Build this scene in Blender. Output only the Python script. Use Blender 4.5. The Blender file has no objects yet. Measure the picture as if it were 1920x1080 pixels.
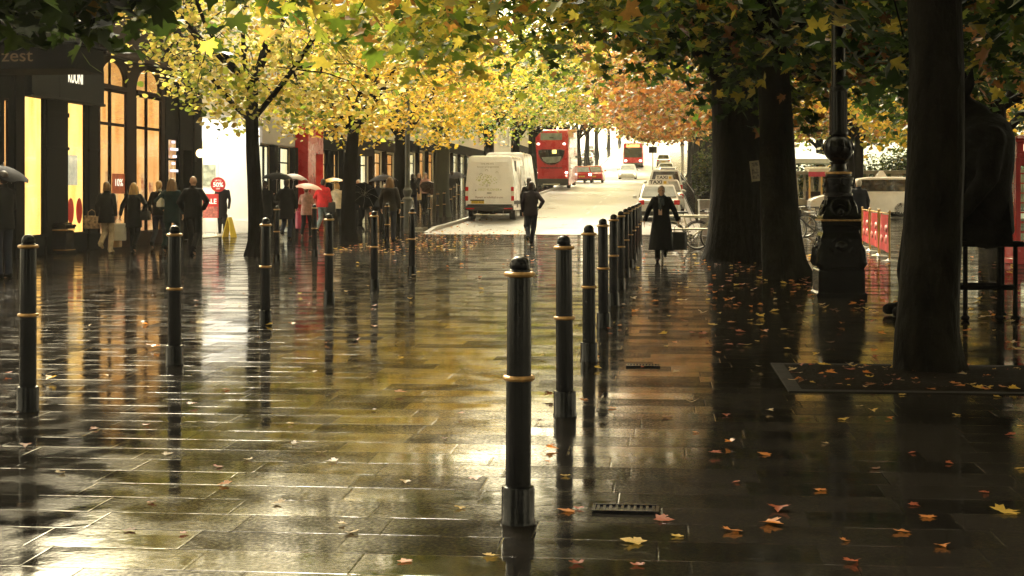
import bpy, bmesh, math, random
import numpy as np
from mathutils import Vector, Matrix
R = math.radians
PI = math.pi
sc = bpy.context.scene
COL = sc.collection
random.seed(7)
rng = np.random.default_rng(11)

# ------------------------------------------------------------------ frame of the place
# +Y runs up the street, X across it; the camera stands at the origin, turned a little to the left
TH = math.atan(280 / 2850)
CS, SN = math.cos(TH), math.sin(TH)
F, HZ, CAMZ = 2850.0, 360.0, 1.39

def gz(y):
    """height of the ground: level square, then the street climbs"""
    if y < 42: return 0.0
    if y < 62: return 0.5 * .027 / 20 * (y - 42) ** 2
    if y < 130: return .27 + .027 * (y - 62)
    if y < 180: return 2.106 + .027 * (y - 130) + .5 * .023 / 50 * (y - 130) ** 2
    if y < 430: return 4.031 + .05 * (y - 180)
    return 16.531 + 9 * (1 - math.exp(-(y - 430) * .05 / 9))

def at(px, d):
    """ground point seen in column px at depth d"""
    xc = (px - 960) / F * d
    return xc * CS - d * SN, xc * SN + d * CS

def gp(px, py):
    d = F * CAMZ / max(py - HZ, 5)
    for _ in range(60):
        x, y = at(px, d)
        g = gz(y)
        e = HZ + F * (CAMZ - g) / d - py
        d += e * d * d / (F * CAMZ) * .35
        d = min(max(d, 2), 700)
    return at(px, d)

def depth(x, y): return -x * SN + y * CS
def pix(x, y, z):
    d = depth(x, y)
    return 960 + F * (x * CS + y * SN) / d, HZ + F * (CAMZ - z) / d

# ------------------------------------------------------------------ tagging
def tag(o, label=None, cat=None, group=None, kind=None):
    if label: o['label'] = label
    if cat: o['category'] = cat
    if group: o['group'] = group
    if kind: o['kind'] = kind
    return o

def thing(name, label, cat, loc=(0, 0, 0), rz=0.0, group=None, scale=1.0):
    o = bpy.data.objects.new(name, None)
    o.empty_display_size = .2
    COL.objects.link(o)
    o.location = loc
    o.rotation_euler = (0, 0, rz)
    o.scale = (scale,) * 3
    return tag(o, label, cat, group)

def copy_tree(o, parent=None):
    c = o.copy()
    COL.objects.link(c)
    c.parent = parent
    for ch in [q for q in o.children]:
        copy_tree(ch, c)
    return c

# ------------------------------------------------------------------ materials
MATS = {}
def nodes_of(m):
    m.use_nodes = True
    nt = m.node_tree
    nt.nodes.clear()
    return nt, nt.nodes, nt.links

def pm(name, col, rough=.5, metal=0.0, var=.2, scale=6.0, bump=0.0, bscale=None, spec=.5, coat=0.0, emit=None, estr=0.0, col2=None, stretch=None):
    """procedural principled paint/stone/cloth: noise varies the tint and the gloss"""
    if name in MATS: return MATS[name]
    m = bpy.data.materials.new(name)
    nt, N, L = nodes_of(m)
    out = N.new('ShaderNodeOutputMaterial')
    p = N.new('ShaderNodeBsdfPrincipled')
    L.new(p.outputs[0], out.inputs[0])
    tc = N.new('ShaderNodeTexCoord')
    src = tc.outputs['Object']
    if stretch:
        mp = N.new('ShaderNodeMapping'); mp.inputs['Scale'].default_value = stretch
        L.new(src, mp.inputs[0]); src = mp.outputs[0]
    nz = N.new('ShaderNodeTexNoise'); nz.inputs['Scale'].default_value = scale
    nz.inputs['Detail'].default_value = 5
    L.new(src, nz.inputs['Vector'])
    cr = N.new('ShaderNodeValToRGB')
    c1 = [max(0, c * (1 - var)) for c in col]
    c2 = list(col2) if col2 else [min(1, c * (1 + var)) for c in col]
    cr.color_ramp.elements[0].color = (*c1, 1); cr.color_ramp.elements[1].color = (*c2, 1)
    cr.color_ramp.elements[0].position = .32; cr.color_ramp.elements[1].position = .68
    L.new(nz.outputs['Fac'], cr.inputs[0])
    L.new(cr.outputs[0], p.inputs['Base Color'])
    mr = N.new('ShaderNodeMapRange')
    mr.inputs['To Min'].default_value = max(.02, rough * .75); mr.inputs['To Max'].default_value = min(1, rough * 1.25)
    L.new(nz.outputs['Fac'], mr.inputs[0]); L.new(mr.outputs[0], p.inputs['Roughness'])
    p.inputs['Metallic'].default_value = metal
    p.inputs['Specular IOR Level'].default_value = spec
    p.inputs['Coat Weight'].default_value = coat
    p.inputs['Coat Roughness'].default_value = .08
    if bump:
        n2 = N.new('ShaderNodeTexNoise'); n2.inputs['Scale'].default_value = bscale or scale * 4
        n2.inputs['Detail'].default_value = 6
        L.new(src, n2.inputs['Vector'])
        b = N.new('ShaderNodeBump'); b.inputs['Strength'].default_value = 1.0; b.inputs['Distance'].default_value = bump
        L.new(n2.outputs['Fac'], b.inputs['Height']); L.new(b.outputs[0], p.inputs['Normal'])
    if emit:
        p.inputs['Emission Color'].default_value = (*emit, 1)
        p.inputs['Emission Strength'].default_value = estr
    MATS[name] = m
    return m

def lit(name, c1, c2, strength, scale=(1.5, 1.5, .4), detail=3.0):
    """a lit shop interior: uneven warm light over displays and walls"""
    if name in MATS: return MATS[name]
    m = bpy.data.materials.new(name)
    nt, N, L = nodes_of(m)
    out = N.new('ShaderNodeOutputMaterial')
    e = N.new('ShaderNodeEmission'); e.inputs['Strength'].default_value = strength
    tc = N.new('ShaderNodeTexCoord')
    mp = N.new('ShaderNodeMapping'); mp.inputs['Scale'].default_value = scale
    nz = N.new('ShaderNodeTexNoise'); nz.inputs['Scale'].default_value = 1.6; nz.inputs['Detail'].default_value = detail
    cr = N.new('ShaderNodeValToRGB')
    cr.color_ramp.elements[0].color = (*c1, 1); cr.color_ramp.elements[1].color = (*c2, 1)
    cr.color_ramp.elements[0].position = .35; cr.color_ramp.elements[1].position = .62
    L.new(tc.outputs['Object'], mp.inputs[0]); L.new(mp.outputs[0], nz.inputs['Vector'])
    L.new(nz.outputs['Fac'], cr.inputs[0]); L.new(cr.outputs[0], e.inputs['Color'])
    L.new(e.outputs[0], out.inputs[0])
    MATS[name] = m
    return m

def glass_mat(name='window_glass', tint=(.9, .92, .9), refl=.9):
    if name in MATS: return MATS[name]
    m = bpy.data.materials.new(name)
    nt, N, L = nodes_of(m)
    out = N.new('ShaderNodeOutputMaterial')
    t = N.new('ShaderNodeBsdfTransparent'); t.inputs[0].default_value = (*tint, 1)
    g = N.new('ShaderNodeBsdfGlossy'); g.inputs['Roughness'].default_value = .04
    fr = N.new('ShaderNodeFresnel'); fr.inputs['IOR'].default_value = 1.5
    mx = N.new('ShaderNodeMixShader')
    ge = N.new('ShaderNodeNewGeometry'); iv = N.new('ShaderNodeMath'); iv.operation = 'SUBTRACT'; iv.inputs[0].default_value = 1
    mu = N.new('ShaderNodeMath'); mu.operation = 'MULTIPLY'
    L.new(ge.outputs['Backfacing'], iv.inputs[1]); L.new(iv.outputs[0], mu.inputs[0]); L.new(fr.outputs[0], mu.inputs[1])
    L.new(mu.outputs[0], mx.inputs[0]); L.new(t.outputs[0], mx.inputs[1]); L.new(g.outputs[0], mx.inputs[2])
    L.new(mx.outputs[0], out.inputs[0])
    MATS[name] = m
    return m

# ------------------------------------------------------------------ mesh collector
class MB:
    def __init__(s):
        s.v, s.f, s.smooth = [], [], []
    def add(s, vs, fs, smooth=False, M=None):
        b = len(s.v)
        if M is not None: vs = [M @ Vector(q) for q in vs]
        s.v.extend([tuple(q) for q in vs])
        for f in fs:
            s.f.append(tuple(b + i for i in f)); s.smooth.append(smooth)
        return s
    def box(s, c, d, M=None, bev=0.0):
        x, y, z = c; a, b, h = d[0] / 2, d[1] / 2, d[2] / 2
        if bev > 0:
            bm = bmesh.new()
            bmesh.ops.create_cube(bm, size=1)
            for q in bm.verts: q.co = Vector((q.co.x * d[0] + x, q.co.y * d[1] + y, q.co.z * d[2] + z))
            bmesh.ops.bevel(bm, geom=bm.edges[:], offset=min(bev, min(d) * .45), segments=2, affect='EDGES', profile=.5)
            bm.verts.index_update()
            s.add([q.co.copy() for q in bm.verts], [[q.index for q in f.verts] for f in bm.faces], False, M)
            bm.free(); return s
        vs = [(x - a, y - b, z - h), (x + a, y - b, z - h), (x + a, y + b, z - h), (x - a, y + b, z - h),
              (x - a, y - b, z + h), (x + a, y - b, z + h), (x + a, y + b, z + h), (x - a, y + b, z + h)]
        return s.add(vs, [(3, 2, 1, 0), (4, 5, 6, 7), (0, 1, 5, 4), (1, 2, 6, 5), (2, 3, 7, 6), (3, 0, 4, 7)], False, M)
    def b6(s, x0, x1, y0, y1, z0, z1, bev=0.0):
        return s.box(((x0 + x1) / 2, (y0 + y1) / 2, (z0 + z1) / 2), (x1 - x0, y1 - y0, z1 - z0), None, bev)
    def lathe(s, prof, c=(0, 0, 0), n=20, M=None, sq=False):
        """profile [(r,z)] turned about z; sq makes a four-sided moulding"""
        k = 4 if sq else n
        vs, fs = [], []
        for r, z in prof:
            for i in range(k):
                a = 2 * PI * i / k + (PI / 4 if sq else 0)
                q = r * (math.sqrt(2) if sq else 1)
                vs.append((c[0] + q * math.cos(a), c[1] + q * math.sin(a), c[2] + z))
        for j in range(len(prof) - 1):
            for i in range(k):
                fs.append((j * k + i, j * k + (i + 1) % k, (j + 1) * k + (i + 1) % k, (j + 1) * k + i))
        fs.append(tuple(reversed(range(k)))); fs.append(tuple(range((len(prof) - 1) * k, len(prof) * k)))
        return s.add(vs, fs, not sq, M)
    def tube(s, pts, rad, n=8, cap=True, M=None, ell=None):
        pts = [Vector(p) for p in pts]
        if not isinstance(rad, (list, tuple)): rad = [rad] * len(pts)
        vs, fs = [], []
        u = None
        for i, p in enumerate(pts):
            t = (pts[min(i + 1, len(pts) - 1)] - pts[max(i - 1, 0)])
            t = t.normalized() if t.length > 1e-9 else Vector((0, 0, 1))
            if u is None: u = t.orthogonal().normalized()
            else:
                u = u - t * u.dot(t)
                u = u.normalized() if u.length > 1e-6 else t.orthogonal().normalized()
            w = t.cross(u)
            for k in range(n):
                a = 2 * PI * k / n
                vs.append(p + (u * math.cos(a) + w * math.sin(a)) * rad[i])
        m = len(pts)
        for j in range(m - 1):
            for k in range(n):
                fs.append((j * n + k, j * n + (k + 1) % n, (j + 1) * n + (k + 1) % n, (j + 1) * n + k))
        if cap:
            fs.append(tuple(reversed(range(n)))); fs.append(tuple(range((m - 1) * n, m * n)))
        return s.add(vs, fs, True, M)
    def loft(s, rings, cap=True, smooth=True, M=None):
        n = len(rings[0]); vs, fs = [], []
        for r in rings: vs.extend(r)
        for j in range(len(rings) - 1):
            for k in range(n):
                fs.append((j * n + k, j * n + (k + 1) % n, (j + 1) * n + (k + 1) % n, (j + 1) * n + k))
        if cap:
            fs.append(tuple(reversed(range(n)))); fs.append(tuple(range((len(rings) - 1) * n, len(rings) * n)))
        return s.add(vs, fs, smooth, M)
    def ball(s, c, r, n=12, m=8, M=None):
        if not isinstance(r, (list, tuple)): r = (r, r, r)
        vs, fs = [], []
        for j in range(1, m):
            p = PI * j / m
            for i in range(n):
                a = 2 * PI * i / n
                vs.append((c[0] + r[0] * math.sin(p) * math.cos(a), c[1] + r[1] * math.sin(p) * math.sin(a), c[2] + r[2] * math.cos(p)))
        t, b = len(vs), len(vs) + 1
        vs += [(c[0], c[1], c[2] + r[2]), (c[0], c[1], c[2] - r[2])]
        for i in range(n):
            fs.append((t, i, (i + 1) % n)); fs.append((b, (m - 2) * n + (i + 1) % n, (m - 2) * n + i))
        for j in range(m - 2):
            for i in range(n):
                fs.append((j * n + i, (j + 1) * n + i, (j + 1) * n + (i + 1) % n, j * n + (i + 1) % n))
        return s.add(vs, fs, True, M)
    def torus(s, c, R0, r, n=28, m=8, axis='x'):
        vs, fs = [], []
        for i in range(n):
            a = 2 * PI * i / n
            for k in range(m):
                b = 2 * PI * k / m
                q = R0 + r * math.cos(b); h = r * math.sin(b)
                if axis == 'x': vs.append((c[0] + h, c[1] + q * math.cos(a), c[2] + q * math.sin(a)))
                elif axis == 'y': vs.append((c[0] + q * math.cos(a), c[1] + h, c[2] + q * math.sin(a)))
                else: vs.append((c[0] + q * math.cos(a), c[1] + q * math.sin(a), c[2] + h))
        for i in range(n):
            for k in range(m):
                fs.append((i * m + k, ((i + 1) % n) * m + k, ((i + 1) % n) * m + (k + 1) % m, i * m + (k + 1) % m))
        return s.add(vs, fs, True)
    def disc(s, c, r, t, axis='x', n=20):
        vs, fs = [], []
        for e in (-t / 2, t / 2):
            for i in range(n):
                a = 2 * PI * i / n
                p, q = r * math.cos(a), r * math.sin(a)
                vs.append({'x': (c[0] + e, c[1] + p, c[2] + q), 'y': (c[0] + p, c[1] + e, c[2] + q), 'z': (c[0] + p, c[1] + q, c[2] + e)}[axis])
        for i in range(n): fs.append((i, (i + 1) % n, n + (i + 1) % n, n + i))
        fs.append(tuple(reversed(range(n)))); fs.append(tuple(range(n, 2 * n)))
        return s.add(vs, fs, False)
    def prism(s, poly, lo, hi, axis='x', M=None):
        """polygon extruded along an axis; poly holds the other two coordinates in order"""
        n = len(poly); vs = []
        for e in (lo, hi):
            for p, q in poly:
                vs.append({'x': (e, p, q), 'y': (p, e, q), 'z': (p, q, e)}[axis])
        fs = [(i, (i + 1) % n, n + (i + 1) % n, n + i) for i in range(n)]
        fs.append(tuple(reversed(range(n)))); fs.append(tuple(range(n, 2 * n)))
        return s.add(vs, fs, False, M)
    def build(s, name, mat, parent=None, fix=True):
        me = bpy.data.meshes.new(name)
        me.from_pydata(s.v, [], s.f)
        me.polygons.foreach_set('use_smooth', s.smooth)
        if fix:
            bm = bmesh.new(); bm.from_mesh(me)
            bmesh.ops.recalc_face_normals(bm, faces=bm.faces[:])
            for e in bm.edges:
                if len(e.link_faces) == 2 and e.calc_face_angle(0) > .62: e.smooth = False
            bm.to_mesh(me); bm.free()
        me.materials.append(mat)
        o = bpy.data.objects.new(name, me)
        COL.objects.link(o)
        if parent: o.parent = parent
        return o

def part(name, mat, parent, fn):
    m = MB(); fn(m)
    return m.build(name, mat, parent)

def text_mesh(name, txt, size, mat, parent, loc, rot, sx=1.0, ext=.004, bold=0.0, align='CENTER'):
    cu = bpy.data.curves.new(name, 'FONT')
    cu.body = txt; cu.size = size; cu.align_x = align; cu.align_y = 'CENTER'
    cu.extrude = ext; cu.offset = bold
    t = bpy.data.objects.new(name, cu)
    COL.objects.link(t)
    dg = bpy.context.evaluated_depsgraph_get()
    me = bpy.data.meshes.new_from_object(t.evaluated_get(dg))
    bpy.data.objects.remove(t)
    me.materials.clear(); me.materials.append(mat)
    o = bpy.data.objects.new(name, me)
    COL.objects.link(o)
    o.parent = parent; o.location = loc; o.rotation_euler = rot; o.scale = (sx, 1, 1)
    return o

# ------------------------------------------------------------------ camera, sky, sun
cam = bpy.data.cameras.new('camera'); co = bpy.data.objects.new('camera', cam)
COL.objects.link(co); sc.camera = co
co.location = (0, 0, CAMZ); co.rotation_euler = (R(90), 0, TH)
cam.sensor_width = 36; cam.lens = 36 * F / 1920
cam.shift_y = -(540 - HZ) / 1920
cam.clip_start = .05; cam.clip_end = 3000

SUN_EL, SUN_AZ = R(38), R(-18)
w = bpy.data.worlds.new('World'); sc.world = w; w.use_nodes = True
nt = w.node_tree; nt.nodes.clear()
wo = nt.nodes.new('ShaderNodeOutputWorld'); bg = nt.nodes.new('ShaderNodeBackground')
sk = nt.nodes.new('ShaderNodeTexSky'); sk.sky_type = 'NISHITA'; sk.sun_disc = False
sk.sun_elevation = SUN_EL; sk.sun_rotation = SUN_AZ
sk.air_density = 1.0; sk.dust_density = 6.0; sk.ozone_density = .3
hs = nt.nodes.new('ShaderNodeHueSaturation'); hs.inputs['Saturation'].default_value = .12
# a rain-cloud sheet takes the blue out of the sky and leaves it a warm white
mx = nt.nodes.new('ShaderNodeMixRGB'); mx.blend_type = 'MULTIPLY'; mx.inputs[0].default_value = 1
mx.inputs[2].default_value = (1.0, .87, .56, 1)
nt.links.new(sk.outputs[0], hs.inputs['Color']); nt.links.new(hs.outputs[0], mx.inputs[1])
nt.links.new(mx.outputs[0], bg.inputs[0]); nt.links.new(bg.outputs[0], wo.inputs[0])
bg.inputs[1].default_value = .15
sl = bpy.data.lights.new('sun', 'SUN'); so = bpy.data.objects.new('sun', sl); COL.objects.link(so)
sl.energy = 1.0; sl.angle = R(14); sl.color = (1, .93, .78)
dirv = Vector((math.sin(SUN_AZ) * math.cos(SUN_EL), math.cos(SUN_AZ) * math.cos(SUN_EL), math.sin(SUN_EL)))
so.rotation_euler = (-dirv).to_track_quat('-Z', 'Y').to_euler()
so.location = (0, 0, 40)
sc.view_settings.view_transform = 'Standard'; sc.view_settings.look = 'None'
sc.view_settings.exposure = 2.35; sc.view_settings.gamma = 1
cy = sc.cycles
cy.use_denoising = True
cy.max_bounces = 7; cy.diffuse_bounces = 5; cy.glossy_bounces = 3; cy.transmission_bounces = 3
cy.transparent_max_bounces = 12; cy.volume_bounces = 1
cy.sample_clamp_indirect = 6
# ------------------------------------------------------------------ ground
def paving_material(name, slab=(.62, .32), dark=(.004, .0037, .0034), light=(.014, .012, .010), tilt=.0020):
    m = bpy.data.materials.new(name)
    nt, N, L = nodes_of(m)
    out = N.new('ShaderNodeOutputMaterial'); p = N.new('ShaderNodeBsdfPrincipled'); L.new(p.outputs[0], out.inputs[0])
    tc = N.new('ShaderNodeTexCoord'); sp = N.new('ShaderNodeSeparateXYZ'); L.new(tc.outputs['Object'], sp.inputs[0])
    def M(op, a, b=None, c=None):
        n = N.new('ShaderNodeMath'); n.operation = op
        for i, q in enumerate((a, b, c)):
            if q is None: continue
            if isinstance(q, (int, float)): n.inputs[i].default_value = q
            else: L.new(q, n.inputs[i])
        return n.outputs[0]
    v = M('DIVIDE', sp.outputs['Y'], slab[1]); row = M('FLOOR', v)
    wn = N.new('ShaderNodeTexWhiteNoise'); wn.noise_dimensions = '1D'; L.new(row, wn.inputs['W'])
    u = M('ADD', M('DIVIDE', sp.outputs['X'], slab[0]), wn.outputs['Value'])
    col = M('FLOOR', u)
    fu = M('SUBTRACT', u, col); fv = M('SUBTRACT', v, row)
    cv = N.new('ShaderNodeCombineXYZ'); L.new(col, cv.inputs[0]); L.new(row, cv.inputs[1])
    w2 = N.new('ShaderNodeTexWhiteNoise'); w2.noise_dimensions = '2D'; L.new(cv.outputs[0], w2.inputs['Vector'])
    rc = N.new('ShaderNodeSeparateColor'); L.new(w2.outputs['Color'], rc.inputs[0])
    # every slab lies a touch out of level
    hx = M('MULTIPLY', M('SUBTRACT', fu, .5), M('MULTIPLY', M('SUBTRACT', rc.outputs[0], .5), tilt * 2 * slab[0]))
    hy = M('MULTIPLY', M('SUBTRACT', fv, .5), M('MULTIPLY', M('SUBTRACT', rc.outputs[1], .5), tilt * 4 * slab[1]))
    eu = M('MULTIPLY', M('MINIMUM', fu, M('SUBTRACT', 1.0, fu)), slab[0])
    ev = M('MULTIPLY', M('MINIMUM', fv, M('SUBTRACT', 1.0, fv)), slab[1])
    ed = M('MINIMUM', eu, ev)
    groove = N.new('ShaderNodeMapRange'); groove.interpolation_type = 'SMOOTHSTEP'
    groove.inputs['From Min'].default_value = .0015; groove.inputs['From Max'].default_value = .0075
    groove.inputs['To Min'].default_value = -.0010; groove.inputs['To Max'].default_value = 0
    L.new(ed, groove.inputs[0])
    nz = N.new('ShaderNodeTexNoise'); nz.inputs['Scale'].default_value = 26; nz.inputs['Detail'].default_value = 6
    L.new(tc.outputs['Object'], nz.inputs['Vector'])
    n3 = N.new('ShaderNodeTexNoise'); n3.inputs['Scale'].default_value = 3.2; n3.inputs['Detail'].default_value = 4
    L.new(tc.outputs['Object'], n3.inputs['Vector'])
    # films of water lie in the hollows: smooth there, grainy stone elsewhere
    wet = N.new('ShaderNodeMapRange'); wet.interpolation_type = 'SMOOTHSTEP'
    wet.inputs['From Min'].default_value = .40; wet.inputs['From Max'].default_value = .60
    L.new(n3.outputs['Fac'], wet.inputs[0])
    grain = M('MULTIPLY', nz.outputs['Fac'], M('MULTIPLY_ADD', wet.outputs[0], .00032, .00012))
    n4 = N.new('ShaderNodeTexNoise'); n4.inputs['Scale'].default_value = 110; n4.inputs['Detail'].default_value = 3
    L.new(tc.outputs['Object'], n4.inputs['Vector'])
    grain = M('ADD', grain, M('MULTIPLY', n4.outputs['Fac'], .00007))
    wave = M('MULTIPLY', n3.outputs['Fac'], .0007)
    gr = M('MULTIPLY', groove.outputs[0], M('MULTIPLY_ADD', wet.outputs[0], .85, .15))
    H = M('ADD', M('ADD', M('ADD', hx, hy), gr), M('ADD', grain, wave))
    b = N.new('ShaderNodeBump'); b.inputs['Distance'].default_value = 1.0; b.inputs['Strength'].default_value = 1.0
    L.new(H, b.inputs['Height']); L.new(b.outputs[0], p.inputs['Normal'])
    mixc = N.new('ShaderNodeMixRGB'); mixc.inputs[1].default_value = (*dark, 1); mixc.inputs[2].default_value = (*light, 1)
    L.new(M('ADD', M('MULTIPLY', rc.outputs[2], .6), M('MULTIPLY', nz.outputs['Fac'], .5)), mixc.inputs[0])
    L.new(mixc.outputs[0], p.inputs['Base Color'])
    rr = M('ADD', M('MULTIPLY_ADD', wet.outputs[0], .07, .035), M('MULTIPLY', rc.outputs[2], .05))
    L.new(rr, p.inputs['Roughness'])
    p.inputs['IOR'].default_value = 1.42
    # grit and worn stone stand proud of the water film, more on some slabs than on others
    n5 = N.new('ShaderNodeTexNoise'); n5.inputs['Scale'].default_value = 1.7; n5.inputs['Detail'].default_value = 7; n5.inputs['Roughness'].default_value = .7
    L.new(tc.outputs['Object'], n5.inputs['Vector'])
    n6 = N.new('ShaderNodeTexNoise'); n6.inputs['Scale'].default_value = 55; n6.inputs['Detail'].default_value = 2
    L.new(tc.outputs['Object'], n6.inputs['Vector'])
    sm = M('ADD', M('ADD', M('MULTIPLY', n5.outputs['Fac'], 1.1), M('MULTIPLY', n6.outputs['Fac'], .9)), M('MULTIPLY', rc.outputs[2], .45))
    dry = N.new('ShaderNodeMapRange'); dry.interpolation_type = 'SMOOTHSTEP'
    dry.inputs['From Min'].default_value = .95; dry.inputs['From Max'].default_value = 1.6
    dry.inputs['To Min'].default_value = .06; dry.inputs['To Max'].default_value = .82
    L.new(sm, dry.inputs[0])
    df = N.new('ShaderNodeBsdfDiffuse'); L.new(mixc.outputs[0], df.inputs['Color'])
    ms = N.new('ShaderNodeMixShader'); L.new(dry.outputs[0], ms.inputs[0]); L.new(p.outputs[0], ms.inputs[1]); L.new(df.outputs[0], ms.inputs[2])
    L.new(ms.outputs[0], out.inputs[0])
    return m

M_PAVE = paving_material('wet_stone_paving')
M_ROAD = pm('wet_asphalt', (.17, .165, .15), rough=.30, var=.25, scale=1.2, bump=.004, bscale=60, spec=.6)
M_KERB = pm('wet_kerb_stone', (.16, .15, .13), rough=.3, var=.25, scale=4, bump=.002, bscale=30)
M_SOIL = pm('dark_soil', (.006, .0042, .003), rough=.95, spec=.02, var=.4, scale=12, bump=.02, bscale=25)
M_GRASS = pm('wet_lawn', (.045, .075, .02), rough=.7, var=.4, scale=3, bump=.03, bscale=40)

YS = [-40] + [0, 20, 42] + list(range(44, 62, 2)) + list(range(62, 130, 8)) + list(range(130, 182, 5)) + list(range(186, 440, 16)) + list(range(440, 700, 20))
def strip(name, x0, x1, y0, y1, dz, mat, kind='structure', parent=None):
    ys = sorted(set([y0, y1] + [y for y in YS if y0 < y < y1]))
    m = MB()
    vs, fs = [], []
    for y in ys: vs += [(x0, y, gz(y) + dz), (x1, y, gz(y) + dz)]
    for i in range(len(ys) - 1): fs.append((2 * i, 2 * i + 1, 2 * i + 3, 2 * i + 2))
    m.add(vs, fs)
    o = m.build(name, mat, parent, fix=False)
    if kind: o['kind'] = kind
    return o

ROAD_Y0, ROAD_L, ROAD_R = 48.5, -7.7, 1.15
strip('ground', -330, 330, -40, 690, 0, M_PAVE)
strip('road', ROAD_L, ROAD_R, ROAD_Y0, 680, .004, M_ROAD)
strip('side_road', 6.5, 140, 63.5, 71, .004, M_ROAD)
strip('lawn', 8, 140, 77, 300, .004, M_GRASS)
# raised footway with a kerb on the left of the road
m = MB()
ys = [50, 52, 55, 58, 62] + list(range(68, 400, 8))
rings = []
for y in ys:
    g = gz(y); h = .11 if y > 51 else .006
    rings.append([(-13.58, y, g - .05), (-13.58, y, g + h), (ROAD_L - .16, y, g + h), (ROAD_L - .16, y, g - .05)])
m.loft(rings, smooth=False)
tag(m.build('footway', M_PAVE), kind='structure')
for nm, x0, x1 in (('kerb', ROAD_L - .158, ROAD_L), ('kerb', ROAD_R, ROAD_R + .16)):
    m = MB(); rings = []
    for y in ys:
        g = gz(y); h = .125 if y > 51 else .012
        rings.append([(x0, y, g - .05), (x0, y, g + h), (x1, y, g + h), (x1, y, g - .05)])
    m.loft(rings, smooth=False)
    tag(m.build(nm, M_KERB), kind='structure')
# painted line along the road and give-way dashes
m = MB()
for k in range(40):
    y = 60 + k * 7
    m.add([(-3.33, y, gz(y) + .009), (-3.23, y, gz(y) + .009), (-3.23, y + 3, gz(y + 3) + .009), (-3.33, y + 3, gz(y + 3) + .009)], [(0, 1, 2, 3)])
tag(m.build('road_marking', pm('worn_white_road_paint', (.5, .5, .46), rough=.45, var=.35, scale=9), fix=False), kind='structure')
# the soil pit at the foot of the nearest trunk
TREE1 = (2.06, 11.95)
m = MB()
x0, x1, y0, y1 = .98, 4.6, 10.8, 12.35
n = 14; vs, fs = [], []
for j in range(n + 1):
    for i in range(n + 1):
        e = min(i, n - i, j, n - j)
        vs.append((x0 + (x1 - x0) * i / n, y0 + (y1 - y0) * j / n, .004 if e == 0 else .018 + .012 * math.sin(i * 1.9 + j) + .02 * min(e, 5) / 5))
for j in range(n):
    for i in range(n): fs.append((j * (n + 1) + i, j * (n + 1) + i + 1, (j + 1) * (n + 1) + i + 1, (j + 1) * (n + 1) + i))
m.add(vs, fs, True)
tag(m.build('soil_bed', M_SOIL, fix=False), kind='structure')
m = MB()
for (a0, a1, c0, c1) in ((x0 - .1, x1 + .1, y0 - .1, y0), (x0 - .1, x1 + .1, y1, y1 + .1), (x0 - .1, x0, y0 + .003, y1 - .003), (x1, x1 + .1, y0 + .003, y1 - .003)):
    m.b6(a0, a1, c0, c1, -.02, .008, .003)
tag(m.build('soil_bed_edging', pm('dark_wet_edging', (.006, .005, .0045), rough=.7, var=.4, spec=.08)), kind='structure')
# ------------------------------------------------------------------ trees
def leaf_material(name, rough=.42, trans=.55):
    m = bpy.data.materials.new(name)
    nt, N, L = nodes_of(m)
    out = N.new('ShaderNodeOutputMaterial'); p = N.new('ShaderNodeBsdfPrincipled')
    at_ = N.new('ShaderNodeAttribute'); at_.attribute_name = 'leaf_colour'
    nz = N.new('ShaderNodeTexNoise'); nz.inputs['Scale'].default_value = 14
    tc = N.new('ShaderNodeTexCoord'); L.new(tc.outputs['Object'], nz.inputs['Vector'])
    mr = N.new('ShaderNodeMapRange'); mr.inputs['To Min'].default_value = .65; mr.inputs['To Max'].default_value = 1.35
    L.new(nz.outputs['Fac'], mr.inputs[0])
    mu = N.new('ShaderNodeVectorMath'); mu.operation = 'SCALE'
    L.new(at_.outputs['Color'], mu.inputs[0]); L.new(mr.outputs[0], mu.inputs['Scale'])
    L.new(mu.outputs[0], p.inputs['Base Color'])
    p.inputs['Roughness'].default_value = rough; p.inputs['Specular IOR Level'].default_value = .35
    t = N.new('ShaderNodeBsdfTranslucent'); L.new(mu.outputs[0], t.inputs['Color'])
    mx = N.new('ShaderNodeMixShader'); mx.inputs[0].default_value = trans
    L.new(p.outputs[0], mx.inputs[1]); L.new(t.outputs[0], mx.inputs[2]); L.new(mx.outputs[0], out.inputs[0])
    return m
M_LEAF = leaf_material('autumn_leaf')
M_BARK = pm('wet_bark', (.005, .0042, .0036), rough=.85, spec=.06, var=.7, scale=5, bump=.06, bscale=11, stretch=(1, 1, .3))
M_BARK2 = pm('mottled_plane_bark', (.0045, .004, .0035), rough=.85, spec=.06, var=.5, col2=(.013, .011, .008), scale=4.5, bump=.055, bscale=10, stretch=(1, 1, .45))
M_MOSS = pm('mossy_bark', (.03, .033, .02), rough=.7, var=.4, scale=4, bump=.03, bscale=10, stretch=(1, 1, .4))

def plane_outline():
    # five-lobed leaf outline, right half from tip to stalk, x across, y along
    h = [(0, 1.0), (.10, .74), (.22, .62), (.16, .42), (.50, .58), (.47, .38), (.62, .30), (.36, .10), (.44, -.12), (.16, -.08), (0, -.02)]
    return h
def template(kind):
    if kind == 'plane':
        h = plane_outline(); n = len(h)
        v = [(x, y, abs(x) * .28 - .10 * max(0, y - .5)) for x, y in h] + [(-x, y, abs(x) * .28 - .10 * max(0, y - .5)) for x, y in h[1:-1]]
        right = list(range(n)); left = [0] + list(range(n, n + n - 2)) + [n - 1]
        return np.array(v), [right[::-1], left]
    if kind == 'round':
        v = [(0, 0, 0), (.34, .18, .10), (.50, .55, .14), (.30, .92, .06), (0, 1, -.06), (-.30, .92, .06), (-.50, .55, .14), (-.34, .18, .10)]
        return np.array(v, float), [[0, 1, 2, 3, 4], [0, 4, 5, 6, 7]]
    v = [(0, 0, 0), (.42, .45, .10), (0, 1, -.04), (-.42, .45, .10)]
    return np.array(v, float), [[0, 1, 2], [0, 2, 3]]
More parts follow.
